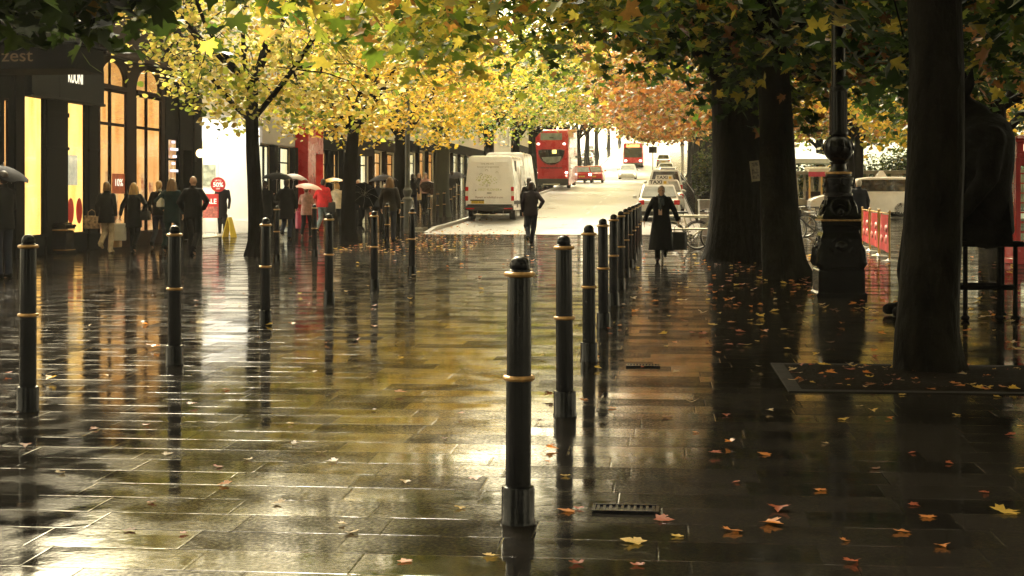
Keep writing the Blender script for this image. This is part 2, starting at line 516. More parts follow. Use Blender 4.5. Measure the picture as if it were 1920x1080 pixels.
TPL = {k: template(k) for k in ('plane', 'round', 'quad')}

def leaves_mesh(name, kind, pos, size, cols, upbias=.55, flat=False, rs=None):
    rs = rs or rng
    T, faces = TPL[kind]
    n = len(pos); k = len(T)
    nrm = rs.normal(size=(n, 3)); nrm[:, 2] = np.abs(nrm[:, 2]) + upbias * 1.5
    if flat: nrm[:, :2] *= .16
    nrm /= np.linalg.norm(nrm, axis=1)[:, None]
    d = rs.normal(size=(n, 3))
    if not flat: d[:, 2] -= .9
    d -= nrm * np.sum(d * nrm, axis=1)[:, None]
    d /= np.linalg.norm(d, axis=1)[:, None] + 1e-9
    sx = np.cross(d, nrm)
    s = size[:, None, None]
    curl = rs.uniform(.3, 2.0, n)[:, None, None]
    V = pos[:, None, :] + s * (T[None, :, 0:1] * sx[:, None, :] + T[None, :, 1:2] * d[:, None, :] + curl * T[None, :, 2:3] * nrm[:, None, :])
    V = V.reshape(-1, 3)
    lens = [len(f) for f in faces]
    flat_idx = np.concatenate([np.array(f) for f in faces])
    loops = (np.arange(n)[:, None] * k + flat_idx[None, :]).reshape(-1)
    tot = np.tile(np.array(lens), n)
    start = np.concatenate([[0], np.cumsum(tot)[:-1]])
    me = bpy.data.meshes.new(name)
    me.vertices.add(len(V)); me.vertices.foreach_set('co', V.astype(np.float32).ravel())
    me.loops.add(len(loops)); me.loops.foreach_set('vertex_index', loops.astype(np.int32))
    me.polygons.add(len(tot)); me.polygons.foreach_set('loop_start', start.astype(np.int32))
    me.update(calc_edges=True)
    a = me.attributes.new('leaf_colour', 'FLOAT_COLOR', 'FACE')
    c = np.ones((n, 4), np.float32); c[:, :3] = cols
    a.data.foreach_set('color', np.repeat(c, len(faces), axis=0).ravel())
    me.materials.append(M_LEAF)
    me.validate()
    return me

GREEN = [((.018, .038, .007), 4.4), ((.040, .075, .011), 3.8), ((.085, .15, .018), 2.4), ((.20, .25, .03), 1.7), ((.48, .38, .05), 1.1), ((.42, .18, .035), .9), ((.20, .085, .025), .4)]
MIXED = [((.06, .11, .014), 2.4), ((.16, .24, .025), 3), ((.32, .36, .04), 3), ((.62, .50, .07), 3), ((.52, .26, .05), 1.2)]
YELLOW = [((.76, .60, .15), 4.5), ((.62, .54, .10), 4), ((.40, .44, .06), 3.2), ((.16, .22, .03), 2.6), ((.82, .70, .30), 3), ((.36, .24, .05), 1), ((.06, .10, .015), 1)]
GOLD = [((.80, .55, .075), 5), ((.68, .46, .06), 4), ((.44, .42, .05), 2.4), ((.16, .20, .03), 1.6), ((.38, .20, .04), 1)]
ORANGE = [((.46, .19, .045), 3.2), ((.34, .12, .03), 3), ((.52, .30, .08), 3), ((.32, .26, .06), 2), ((.12, .12, .03), 1.4), ((.20, .09, .03), 2)]
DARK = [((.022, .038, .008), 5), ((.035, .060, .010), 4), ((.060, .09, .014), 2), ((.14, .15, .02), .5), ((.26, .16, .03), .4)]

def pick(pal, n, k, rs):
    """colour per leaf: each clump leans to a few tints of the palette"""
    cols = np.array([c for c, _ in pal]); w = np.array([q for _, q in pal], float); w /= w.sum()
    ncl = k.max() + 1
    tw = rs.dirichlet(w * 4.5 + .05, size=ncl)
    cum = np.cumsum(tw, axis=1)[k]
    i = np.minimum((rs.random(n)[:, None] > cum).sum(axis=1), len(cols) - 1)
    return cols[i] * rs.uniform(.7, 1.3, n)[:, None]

def crown_points(ells, zmin, rs):
    P = []
    for (cx, cy, cz, rx, ry, rz, n) in ells:
        d = rs.normal(size=(n, 3)); d /= np.linalg.norm(d, axis=1)[:, None]
        r = rs.uniform(.25, 1, n) ** .5
        q = np.array([cx, cy, cz]) + d * r[:, None] * np.array([rx, ry, rz])
        P.append(q)
    P = np.concatenate(P)
    keep = np.array([q[2] > zmin(q[0], q[1]) for q in P])
    return P[keep]

def bend(a, b, sag, rs, n=6):
    a, b = Vector(a), Vector(b)
    j = Vector(rs.normal(size=3) * sag)
    return [a.lerp(b, t) + (Vector((0, 0, 1)) * sag * 1.2 + j) * math.sin(PI * t) for t in [i / n for i in range(n + 1)]]

def make_tree(name, label, x, y, r, top, ells, kind='quad', leaf=.16, per=40, spread=.55, pal=GREEN, zmin=None, group=None,
              bark=None, lean=(0, 0), seed=1, limbs=7, twigs=.5, flare=1.5, taper=.75, cat='tree', reject=None, pal2=None, xs=0.0):
    rs = np.random.default_rng(seed)
    g = gz(y)
    root = thing(name, label, cat, (x, y, g), 0, group)
    bark = bark or M_BARK
    zm = zmin or (lambda px_, py_: 0)
    loc = np.array([x, y, g])
    C = crown_points(ells, lambda a, b: zm(a, b) + .25, rs) - loc
    m = MB()
    # trunk: fluted, flared at the roots, leaning a little
    n = 18; rings = []
    ph = rs.uniform(0, 6.28, 4); amp = rs.uniform(.02, .07, 4)
    hs_ = [0, .06, .16, .32, .6, 1.0, 1.6, 2.3, 3.1, 4.0] + [q for q in np.arange(5, top + .01, 1.0)]
    hs_ = [q for q in hs_ if q < top] + [top]
    for h in hs_:
        t = h / top
        rr = r * (1 + (flare - 1) * math.exp(-h / .22) + .12 * math.exp(-h / 1.0)) * (1 - (1 - taper) * t)
        cx = lean[0] * h + .05 * math.sin(h * 1.1 + ph[0]); cy_ = lean[1] * h + .04 * math.sin(h * .9 + ph[1])
        if h < .3: cx *= h / .3; cy_ *= h / .3
        ring = []
        for i in range(n):
            a = 2 * PI * i / n
            e = 1 + amp[0] * math.sin(3 * a + ph[2] + h * .3) + amp[1] * math.sin(5 * a + ph[3] - h * .5) + .35 * (flare - 1) * math.exp(-h / .16) * math.sin(5 * a + ph[1])
            e += .025 * math.sin(9 * a + h * 2.1 + ph[0])
            ring.append((cx + rr * e * math.cos(a), cy_ + rr * e * math.sin(a), h - (.05 if h == 0 else 0)))
        rings.append(ring)
    m.loft(rings)
    tip = Vector((lean[0] * top, lean[1] * top, top))
    nodes = [tip]
    if len(C):
        for k in range(limbs):
            a = 2 * PI * (k + rs.uniform(-.3, .3)) / limbs
            # aim each limb at the clump centre of its sector
            ang = np.arctan2(C[:, 1] - tip.y, C[:, 0] - tip.x)
            dd = np.abs((ang - a + PI) % (2 * PI) - PI) < .7
            tgt = C[dd].mean(axis=0) if dd.sum() > 3 else C[rs.integers(len(C))]
            tgt = tip + (Vector(tgt) - tip) * rs.uniform(1.0, 1.5)
            st = tip * rs.uniform(.72, 1.0)
            pts = bend(st, tgt, .5, rs, 8)
            m.tube(pts, [r * .42 * (1 - .85 * i / 8) for i in range(9)], n=8)
            nodes += pts[2:]
        nd = np.array([tuple(q) for q in nodes])
        for q in C:
            if rs.random() > twigs: continue
            d2 = ((nd - q) ** 2).sum(axis=1); i = int(np.argmin(d2))
            if d2[i] > 30: continue
            pts = bend(nd[i], q, .18 + .05 * d2[i] ** .5, rs, 4)
            w0 = min(.035, .012 + .006 * d2[i] ** .5)
            m.tube(pts, [w0, w0 * .8, w0 * .6, w0 * .4, w0 * .2], n=4, cap=False)
    m.build('trunk', bark, root)
    if len(C):
        N_ = len(C) * per
        k = np.repeat(np.arange(len(C)), per)
        sp = rs.uniform(.6, 1.3, len(C))[k] * spread
        off = rs.normal(size=(N_, 3)) * sp[:, None] * np.array([.62, .62, .42])
        off[:, 2] -= np.abs(rs.normal(size=N_)) * sp * .25
        pos = C[k] + off
        zz = np.array([zm(a, b) for a, b in (pos[:, :2] + loc[:2])]) - g
        ok = pos[:, 2] > zz
        if reject is not None:
            ok &= ~np.array([reject(*(q + loc)) for q in pos])
        pos, k = pos[ok], k[ok]
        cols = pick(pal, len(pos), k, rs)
        if pal2:  # left of xs: mixed autumn tints, brightened to stand in for backlight
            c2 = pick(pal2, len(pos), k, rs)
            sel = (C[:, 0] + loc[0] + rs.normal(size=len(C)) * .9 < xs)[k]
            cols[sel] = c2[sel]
        sz = leaf * rs.uniform(.55, 1.25, len(pos))
        me = leaves_mesh('crown', kind, pos, sz, cols, rs=rs)
        o = bpy.data.objects.new('crown', me); COL.objects.link(o); o.parent = root
    return root

def hump(base, amp, sx, ph):
    """lower edge of a crown: drooping branch ends at uneven heights"""
    return lambda a, b: base + amp * (math.sin(a * sx + ph) + math.sin(b * sx * 1.3 + 2 * ph) + .6 * math.sin(a * sx * 2.7 - b * sx * 1.9 + ph))

# --- the avenue's near trees (right row)
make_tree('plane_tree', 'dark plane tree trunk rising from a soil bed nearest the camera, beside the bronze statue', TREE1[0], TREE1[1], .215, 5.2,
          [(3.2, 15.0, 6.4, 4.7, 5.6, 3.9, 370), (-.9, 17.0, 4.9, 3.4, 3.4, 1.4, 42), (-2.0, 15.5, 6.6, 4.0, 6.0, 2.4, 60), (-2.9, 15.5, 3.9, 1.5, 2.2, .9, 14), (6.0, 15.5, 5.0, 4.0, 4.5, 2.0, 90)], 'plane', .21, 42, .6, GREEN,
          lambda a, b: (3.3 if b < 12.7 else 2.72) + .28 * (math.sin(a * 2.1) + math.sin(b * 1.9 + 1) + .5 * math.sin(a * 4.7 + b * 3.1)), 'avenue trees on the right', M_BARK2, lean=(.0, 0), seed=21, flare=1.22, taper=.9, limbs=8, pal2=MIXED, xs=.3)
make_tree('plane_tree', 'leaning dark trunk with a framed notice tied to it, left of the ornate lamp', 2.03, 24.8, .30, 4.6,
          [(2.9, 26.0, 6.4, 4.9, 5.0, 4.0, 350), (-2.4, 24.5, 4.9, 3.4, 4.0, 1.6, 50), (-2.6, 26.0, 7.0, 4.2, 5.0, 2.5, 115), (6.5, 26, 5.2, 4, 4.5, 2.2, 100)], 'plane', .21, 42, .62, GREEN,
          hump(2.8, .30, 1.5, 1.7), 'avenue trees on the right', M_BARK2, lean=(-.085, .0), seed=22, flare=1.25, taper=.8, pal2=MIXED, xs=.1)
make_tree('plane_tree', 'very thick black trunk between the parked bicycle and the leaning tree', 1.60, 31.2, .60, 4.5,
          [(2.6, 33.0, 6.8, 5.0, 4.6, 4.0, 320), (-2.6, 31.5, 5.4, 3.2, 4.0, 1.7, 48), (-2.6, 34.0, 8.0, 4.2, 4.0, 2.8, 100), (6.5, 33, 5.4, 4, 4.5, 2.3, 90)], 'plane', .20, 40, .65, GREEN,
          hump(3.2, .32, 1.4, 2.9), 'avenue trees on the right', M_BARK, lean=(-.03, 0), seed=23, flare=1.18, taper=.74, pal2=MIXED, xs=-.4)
# unseen crown beside the camera, added to darken the paving; then the left spray
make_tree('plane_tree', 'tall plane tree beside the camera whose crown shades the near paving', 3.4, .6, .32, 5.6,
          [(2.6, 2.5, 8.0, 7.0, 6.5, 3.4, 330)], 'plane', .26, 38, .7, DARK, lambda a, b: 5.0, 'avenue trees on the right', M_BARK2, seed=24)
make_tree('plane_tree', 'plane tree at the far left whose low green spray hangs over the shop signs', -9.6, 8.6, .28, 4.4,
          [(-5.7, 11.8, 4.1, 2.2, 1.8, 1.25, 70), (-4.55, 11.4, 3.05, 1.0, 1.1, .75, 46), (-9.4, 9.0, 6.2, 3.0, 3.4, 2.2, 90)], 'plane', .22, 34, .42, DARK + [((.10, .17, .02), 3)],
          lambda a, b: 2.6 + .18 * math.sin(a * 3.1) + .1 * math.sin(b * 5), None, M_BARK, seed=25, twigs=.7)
# right row, farther
for i, (y, pal, lab) in enumerate([(55, ORANGE, 'orange-leaved avenue tree behind the taxis, nearest of the orange ones'),
                                   (68, ORANGE, 'rust-leaved avenue tree behind the taxi rank, second of the orange ones'),
                                   (82, ORANGE, 'orange avenue tree leaning over the road beyond the taxis'),
                                   (97, ORANGE, 'amber avenue tree over the right kerb, well beyond the taxi rank'),
                                   (113, ORANGE, 'pale orange avenue tree up the slope on the right of the road'),
                                   (132, YELLOW, 'hazy yellow avenue tree up the slope on the right of the road'),
                                   (156, YELLOW, 'faded avenue tree high up the slope, right of the far cars')]):
    gy = gz(y)
    make_tree('avenue_tree', lab, 3.0, y, .33, 4.2, [(2.2, y, gy + 7.4, 6.0 + .1 * i, 6.2, 3.6, 230 if i < 3 else 190), (.4 - .2 * i, y, gy + 5.0, 3.2, 4.5, 1.3, 70)], 'quad', .22 if i < 3 else .3, 34, .75, pal,
              hump(gy + (3.6 if i > 1 else 3.0), .22, .7, i), 'avenue trees on the right', M_BARK, seed=40 + i, limbs=6, twigs=.3)
# the left row of pale yellow limes and the greener one
LEFT = [(-8.87, 32.6, .165, YELLOW, 'round', .125, 'slim dark trunk with pale yellow leaves in front of the white shop', (0.0, 0), 2.65, (-8.6, 33, 6.0, 3.9, 3.6, 3.3, 380), MIXED),
        (-9.05, 43.6, .205, GOLD, 'round', .13, 'slim dark trunk with golden leaves beside the red shop front', (.03, 0), 2.9, (-8.4, 44.5, 5.4, 4.0, 3.8, 2.6, 300), GOLD),
        (-8.9, 51.5, .27, GOLD, 'quad', .17, 'dark trunk behind the long-haired woman, under a bright golden crown', (0, 0), 2.7, (-8.6, 52, 5.2, 3.8, 3.6, 2.6, 250), GOLD),
        (-8.9, 61.5, .34, MIXED, 'quad', .19, 'mossy grey trunk with dark green leaves left of the white van', (0, 0), 3.2, (-8.8, 62, 5.8, 4.2, 4.4, 2.8, 270), DARK),
        (-8.9, 77.5, .30, MIXED, 'quad', .22, 'dark leaning trunk showing above the white van', (.03, 0), 4.0, (-7.6, 78, 7.0, 5.0, 6.0, 3.2, 300), MIXED),
        (-8.7, 90, .30, YELLOW, 'quad', .26, 'dark trunk above the van, right beside a second trunk', (.01, 0), 4.4, (-7.2, 91, 7.2, 5.5, 6, 3.2, 260), YELLOW),
        (-8.7, 103, .30, YELLOW, 'quad', .28, 'yellow avenue tree left of the red bus', (0, 0), 4.6, (-6.8, 104, 7.6, 5.8, 6, 3.2, 250), YELLOW),
        (-8.7, 118, .30, YELLOW, 'quad', .30, 'yellow avenue tree behind the red bus', (0, 0), 4.8, (-6.5, 119, 7.9, 6, 6.5, 3.2, 250), YELLOW),
        (-8.7, 136, .30, YELLOW, 'quad', .34, 'pale yellow avenue tree over the road beyond the bus', (0, 0), 5.4, (-5.8, 138, 8.4, 6.5, 7, 3.2, 240), YELLOW),
        (-8.7, 160, .30, YELLOW, 'quad', .40, 'faded yellow avenue tree high up the slope on the left', (0, 0), 6.0, (-5.4, 162, 9.0, 7, 8, 3.2, 230), YELLOW)]
for i, (x, y, r, pal, kind, lf, lab, lean, zlo, e, pal2) in enumerate(LEFT):
    gy = gz(y)
    e = (e[0], e[1], e[2] + gy, *e[3:])
    make_tree('lime_tree', lab, x, y, r, 3.9 if i < 4 else 4.6, [e], kind, lf, 33 if i < 2 else 30, .5 if i < 3 else .8, pal, hump(gy + zlo, .2, .95, i * 1.3), 'avenue trees on the left',
              M_MOSS if i == 3 else M_BARK, lean=lean, seed=60 + i, limbs=7, twigs=.45 if i < 3 else .25, flare=1.18)
# trees past the promenade on the right
for i, (x, y, pal, lab) in enumerate([(8.6, 40, DARK, 'dark broad tree behind the bronze statue'),
                                      (8.2, 50, GOLD, 'golden tree behind the red café screens'),
                                      (7.4, 67.5 - 6, ORANGE, 'orange tree seen between the leaning trunk and the lamp'),
                                      (9.5, 75, MIXED, 'tree standing behind the white car'),
                                      (12, 58, GOLD, 'golden tree behind the red telephone box'),
                                      (15, 84, DARK, 'dark green tree beyond the stone balustrade, behind the white car'),
                                      (24, 90, DARK, 'dark green tree on the lawn far right'),
                                      (10, 98, MIXED, 'green-gold tree on the lawn behind the white gazebo'),
                                      (19, 112, DARK, 'dense tree at the back of the lawn'),
                                      (8, 120, ORANGE, 'orange tree at the far end of the lawn')]):
    make_tree('park_tree', lab, x, y, .28, 3.8, [(x, y, 6.4 + gz(y), 5.0, 5.0, 3.6, 260)], 'quad', .24 if y < 70 else .34, 30, .8, pal, hump(2.7 + gz(y) + (.5 if y > 60 else 0), .25, .7, i),
              'trees past the promenade', M_BARK, seed=90 + i, limbs=6, twigs=.25)

# unseen trees around the camera, added to close off the sky behind it
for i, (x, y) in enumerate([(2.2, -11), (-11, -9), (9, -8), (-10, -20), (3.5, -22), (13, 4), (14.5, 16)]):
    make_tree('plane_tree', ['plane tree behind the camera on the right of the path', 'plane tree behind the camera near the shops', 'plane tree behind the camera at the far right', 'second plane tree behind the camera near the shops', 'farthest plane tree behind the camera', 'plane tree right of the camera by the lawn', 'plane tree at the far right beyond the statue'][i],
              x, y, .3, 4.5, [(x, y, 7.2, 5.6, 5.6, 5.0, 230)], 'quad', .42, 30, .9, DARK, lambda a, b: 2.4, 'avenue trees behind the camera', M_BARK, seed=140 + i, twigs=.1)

# the avenue closes over the road in the distance
for i, (x, y, pal) in enumerate([(4.5, 186, YELLOW), (-9.5, 196, YELLOW), (5, 222, ORANGE), (-10, 236, YELLOW), (5, 268, YELLOW), (-10, 290, YELLOW), (4.5, 330, ORANGE), (-9.5, 350, YELLOW), (-3, 420, YELLOW), (9, 430, YELLOW)]):
    g_ = gz(y)
    make_tree('avenue_tree', ['faint yellow tree over the road near the crest, on the right', 'faint yellow tree near the crest, on the left', 'faint amber tree at the crest', 'hazy tree at the crest on the left', 'hazy tree beyond the crest on the right', 'hazy tree beyond the crest on the left', 'pale amber tree where the road vanishes', 'pale tree where the road vanishes, on the left', 'palest tree closing the end of the avenue', 'palest tree at the end of the avenue, on the right'][i],
              x, y, .34, 4.6, [(x - (2.5 if x > 0 else -2.5), y, g_ + 9.0, 7.5, 8, 4.2, 200)], 'quad', .5, 26, 1.0, pal, hump(g_ + 4.9, .35, .5, i), 'far avenue trees', M_BARK, seed=170 + i, limbs=5, twigs=.15)
# ------------------------------------------------------------------ shops along the left
FX = -13.6
def fy(px, X=FX):
    k = (px - 960) / F
    return -X * (k * SN + CS) / (SN - k * CS)

M_BLACK = pm('black_shopfront_paint', (.004, .004, .005), rough=.8, spec=.04, var=.4, scale=5, bump=.001, bscale=40)
M_FASCIA = pm('charcoal_fascia', (.008, .009, .010), rough=.8, spec=.05, var=.3, scale=4)
M_BROWN = pm('dark_varnished_timber', (.014, .006, .0035), rough=.75, spec=.05, var=.5, scale=7, stretch=(1, 1, .2))
M_STUCCO = pm('white_stucco', (.78, .76, .70), rough=.6, var=.07, scale=2.2, bump=.003, bscale=40)
M_CREAM = pm('cream_stucco', (.58, .50, .36), rough=.65, var=.12, scale=1.6, bump=.004, bscale=30)
M_DKSTONE = pm('soot_dark_stone', (.010, .009, .008), rough=.85, spec=.05, var=.35, scale=2.0, bump=.005, bscale=25)  # near-black stone colour, tone varied at random
M_RED = pm('red_gloss_paint', (.50, .012, .016), rough=.28, var=.15, scale=3, coat=.3)
M_DKRED = pm('deep_red_paint', (.16, .008, .012), rough=.35, var=.2, scale=3)
M_GREYP = pm('pale_grey_panel', (.38, .36, .36), rough=.5, var=.1, scale=2)
M_WHITEP = pm('white_paint', (.80, .79, .75), rough=.4, var=.05, scale=3)
M_LEAD = pm('wet_slate', (.05, .05, .055), rough=.35, var=.3, scale=4, bump=.006, bscale=20)
M_GLASSD = pm('dark_window_glass', (.012, .014, .016), rough=.06, var=.3, scale=1.2, spec=.9)
M_GLASS = glass_mat()
M_GOLDL = pm('dull_gold_letters', (.16, .10, .05), rough=.4, var=.2)
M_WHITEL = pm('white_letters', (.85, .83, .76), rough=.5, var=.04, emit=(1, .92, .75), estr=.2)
M_SIGNRED = pm('red_sign', (.55, .02, .02), rough=.4, var=.15, scale=5)
L_YEL = lit('warm_shop_light', (1.0, .47, .10), (1.0, .62, .19), .52)
L_TAN = lit('tan_shop_light', (.84, .33, .08), (1.0, .53, .18), .31)
L_TAN2 = lit('backlit_blind', (.72, .30, .08), (.90, .44, .14), .24, (.8, .8, .8))
L_GOODS = lit('busy_shop_interior', (.42, .09, .03), (1.0, .62, .26), .26, (3, 3, 2.4), 6)
L_CREAM = lit('cream_shop_light', (1.0, .80, .40), (1.0, .92, .66), .36)
L_WHITE = lit('white_ceiling_lights', (1.0, .90, .68), (1.0, .94, .78), 2.0)
L_LAMP = lit('lamp_glow', (1.0, .72, .30), (1.0, .80, .40), 1.0)

def bld(name, label, y0, y1, group='shops along the left'):
    b = thing(name, label, 'shop building', (FX, y0, gz(y0)), 0, group)
    return b, y1 - y0
def sash(root, y, z, w_, h_, mat=M_WHITEP):
    m = MB(); t = .07
    for a, b, c, d in ((y - w_ / 2, y - w_ / 2 + t, z, z + h_), (y + w_ / 2 - t, y + w_ / 2, z, z + h_)):
        m.b6(.0, .06, a, b, c, d)
    m.b6(.0, .06, y - w_ / 2 + t, y + w_ / 2 - t, z, z + t); m.b6(.0, .06, y - w_ / 2 + t, y + w_ / 2 - t, z + h_ - t, z + h_)
    m.b6(.005, .05, y - w_ / 2 + t, y + w_ / 2 - t, z + h_ / 2 - .025, z + h_ / 2 + .025)
    m.b6(.005, .045, y - .015, y + .015, z + t, z + h_ - t)
    f = m.build('window', mat, root)
    part('pane', M_GLASSD, f, lambda q: q.b6(.003, .02, y - w_ / 2 + t, y + w_ / 2 - t, z + t, z + h_ - t))
    part('sill', mat, f, lambda q: q.b6(.0, .16, y - w_ / 2 - .08, y + w_ / 2 + .08, z - .09, z - .005))
    return f
def walls(root, W, H, ops, mat, deep=1.5, zl=None, back=8.0):
    """front wall with openings [(y0,y1,z0,z1)] and a solid body behind the window displays"""
    m = MB()
    m.b6(-back, -deep, 0, W, 0, H)
    ops = sorted(ops); zt = max(o[3] for o in ops)
    y = 0
    for a, b, c, d in ops:
        if a > y + .01: m.b6(-deep + .002, -.002, y, a, 0, zt)
        if c > .01: m.b6(-deep + .002, -.002, a, b, 0, c)
        if d < zt - .01: m.b6(-deep + .002, -.002, a, b, d, zt)
        y = b
    if y < W - .01: m.b6(-deep + .002, -.002, y, W, 0, zt)
    m.b6(-deep + .002, -.002, 0, W, zt, H)
    return m.build('wall', mat, root)
def glazing(root, y0, y1, z0, z1, frame, light, bars_y=(), bars_z=(), x=-.05, back=-.13, t=.05):
    m = MB()
    for a, b in ((y0, y0 + t * .6), (y1 - t * .6, y1)): m.b6(x - .011, x + .04, a, b, z0, z1)
    for c, d in ((z0, z0 + t), (z1 - t, z1)): m.b6(x - .011, x + .04, y0 + t * .6, y1 - t * .6, c, d)
    for q in bars_y: m.b6(x - .035, x + .035, q - t / 2, q + t / 2, z0 + t, z1 - t)
    for q in bars_z: m.b6(x - .032, x + .032, y0 + t, y1 - t, q - t / 2, q + t / 2)
    f = m.build('window', frame, root)
    part('pane', M_GLASS, f, lambda q: q.b6(x - .006, x + .006, y0 + t, y1 - t, z0 + t, z1 - t))
    part('lit_display', light, f, lambda q: (q.b6(back - .02, back, y0 + .005, y1 - .012, z0 + .005, z1 - .005), q.b6(back + .001, x - .012, y1 - .011, y1 - .003, z0 + .005, z1 - .005)))  # glowing back panel; thin glowing strip stands in for the lit far reveal
    return f

# --- the café with its dark canopy
Y0c, Y1c = 22.0, fy(44)
b, W = bld('cafe_building', 'black café building whose canopy carries the café zest lettering', Y0c, Y1c)
L0 = [fy(8) - Y0c, fy(17) - Y0c]
walls(b, W, 6.9, [(1.0, 4.0, .5, 3.3), (L0[0], L0[1], .3, 3.35)], M_BLACK)
glazing(b, 1.0, 4.0, .5, 3.3, M_BLACK, L_TAN, (2.0, 3.0), (2.6,))
glazing(b, L0[0], L0[1], .3, 3.35, M_BROWN, L_TAN)
part('cornice', M_DKSTONE, b, lambda q: (q.b6(.0, .35, 0, W, 6.5, 6.7), q.b6(.0, .22, 0, W, 6.3, 6.497)))
part('pilaster', M_BLACK, b, lambda q: (q.b6(0, .04, L0[1] + .25, L0[1] + .7, 0, 4.9, .015), q.b6(.0, .06, L0[1] + .2, L0[1] + .75, .003, .35, .01)))
cn = part('canopy', M_BLACK, b, lambda q: (q.b6(.0, 2.45, 6.1, 7.6, 3.75, 4.22, .015), q.b6(.0, 2.5, 6.05, 7.65, 4.222, 4.27, .01)))
text_mesh('lettering', 'café', .17, M_GOLDL, cn, (.62, 6.092, 4.03), (R(90), 0, 0), 1.1)
text_mesh('lettering', 'zest', .34, M_GOLDL, cn, (1.30, 6.092, 4.0), (R(90), 0, 0), 1.15)
# --- the travel shop
ya, yb = fy(45), fy(184.5)
b, W = bld('travel_shop_building', 'charcoal shop with white KUONI fascia letters and two tall yellow windows', ya, yb)
w1 = (fy(45) - ya + .05, fy(82) - ya); w2 = (fy(128) - ya, fy(160) - ya)
walls(b, W, 6.9, [(w1[0], w1[1], .42, 3.48), (w2[0], w2[1], .42, 3.48)], M_BLACK)
glazing(b, w1[0], w1[1], .42, 3.48, M_BLACK, L_YEL, t=.03)
wf = glazing(b, w2[0], w2[1], .42, 3.48, M_BLACK, L_YEL, t=.03)
part('poster', pm('pale_printed_poster', (.62, .60, .50), rough=.5, var=.3, scale=7, emit=(1, .9, .7), estr=.12), wf, lambda q: q.b6(-.085, -.075, w2[0] + .06, w2[1] - .30, 1.55, 2.25))
for k in (0, 1):
    part('oval_sticker', M_SIGNRED, wf, lambda q: q.add([(-.041, (w2[0] + .24 + .52 * k) + .19 * math.cos(a * PI / 12), .95 + .30 * math.sin(a * PI / 12)) for a in range(24)] + [(-.036, (w2[0] + .24 + .52 * k) + .19 * math.cos(a * PI / 12), .95 + .30 * math.sin(a * PI / 12)) for a in range(24)],
         [tuple(range(23, -1, -1)), tuple(range(24, 48))] + [(i, (i + 1) % 24, 24 + (i + 1) % 24, 24 + i) for i in range(24)]))
fa = part('fascia', M_FASCIA, b, lambda q: (q.b6(.0, .16, .04, W * .36, 3.52, 4.32, .01), q.b6(.0, .16, W * .36 + .01, W - .04, 3.52, 4.32, .01), q.b6(.0, .20, .03, W - .03, 3.455, 3.518, .012)))
text_mesh('lettering', 'KUONI', .40, M_WHITEL, fa, (.163, fy(129) - ya, 4.02), (R(90), 0, R(90)), .70, bold=.006)
pw = w2[0] - w1[1]
part('pilaster', M_BLACK, b, lambda q: (q.b6(.0, .03, w1[1] + .12, w2[0] - .08, 0, 3.45, .008), q.b6(.0, .05, w1[1] + .06, w2[0] - .03, 2.35, 2.42, .01), q.b6(.0, .06, w1[1] + .04, w2[0] - .02, .003, .4, .01), q.b6(.0, .05, w1[1] + .08, w2[0] - .04, 3.1, 3.2, .01)))
part('pilaster', M_BLACK, b, lambda q: (q.b6(.0, .03, w2[1] + .18, W - .08, 0, 3.45, .008), q.b6(.0, .05, w2[1] + .14, W - .04, 2.35, 2.42, .01), q.b6(.0, .06, w2[1] + .1, W - .02, .003, .4, .01)))
part('cornice', M_DKSTONE, b, lambda q: (q.b6(.0, .35, 0, W, 6.5, 6.7), q.b6(.0, .22, 0, W, 6.3, 6.497), q.b6(.0, .12, 0, W, 4.45, 4.55)))
# --- the brown glazed shop with arched lights
ya, yb = fy(185.5), fy(309.5)
b, W = bld('arched_window_shop_building', 'brown timber shopfront with tall tan-lit windows and arched top lights', ya, yb)
P = [fy(p) - ya for p in (188, 238, 256, 303)]
walls(b, W, 6.9, [(P[0], P[1], .3, 4.72), (P[2], P[3], .3, 4.72)], M_BROWN)
for (p, q, mid) in ((P[0], P[1], fy(209) - ya), (P[2], P[3], fy(277) - ya)):
    f = glazing(b, p, q, .3, 3.95, M_BROWN, L_TAN, (mid,), (3.08,), t=.07)
    # arched head: spandrels either side of the arch
    m = MB(); n = 10; x = -.05; c = (p + q) / 2; rr = (q - p) / 2 - .06
    for sgn in (-1, 1):
        pl = [(c + sgn * (rr + .06), 4.72)] + [(c + sgn * rr * math.cos(a * PI / 2 / n), 4.05 + .6 * math.sin(a * PI / 2 / n)) for a in range(n + 1)] + [(c, 4.72)]
        pl = pl if sgn > 0 else pl[::-1]
        m.prism([(yy, zz) for yy, zz in pl], x - .03, x + .03)
    m.b6(x - .05, x + .09, p + .02, q - .02, 3.953, 4.05); m.b6(x - .028, x + .028, mid - .03, mid + .03, 4.052, 4.64)
    f2 = m.build('arched_light', M_BROWN, b)
    part('pane', M_GLASS, f2, lambda g_: g_.b6(x - .006, x + .006, p + .03, q - .03, 4.052, 4.70))
    part('lit_display', L_TAN2, f2, lambda g_: g_.b6(-.15, -.13, p, q, 3.96, 4.72))
    part('goods_display', L_GOODS, f, lambda g_: [g_.b6(-.125, -.085 - .02 * (i % 2), p + .12 + i * (q - p - .2) / 6, p + .05 + (i + 1) * (q - p - .2) / 6, .35, .9 + .5 * ((i * 7) % 5) / 2) for i in range(6)])
sg = part('discount_sticker', pm('faded_pink_sticker', (.55, .13, .07), rough=.5, var=.3, scale=6), b, lambda q: q.b6(-.042, -.038, fy(213) - ya, fy(237) - ya, 1.35, 1.85))
text_mesh('lettering', '10%', .26, M_WHITEL, sg, (-.035, (fy(213) + fy(237)) / 2 - ya, 1.62), (R(90), 0, R(90)), 1.4)
part('fascia', M_BROWN, b, lambda q: (q.b6(.0, .2, .02, W - .02, 4.75, 4.86, .01), q.b6(.0, .13, .02, W - .02, 4.863, 5.1, .01)))
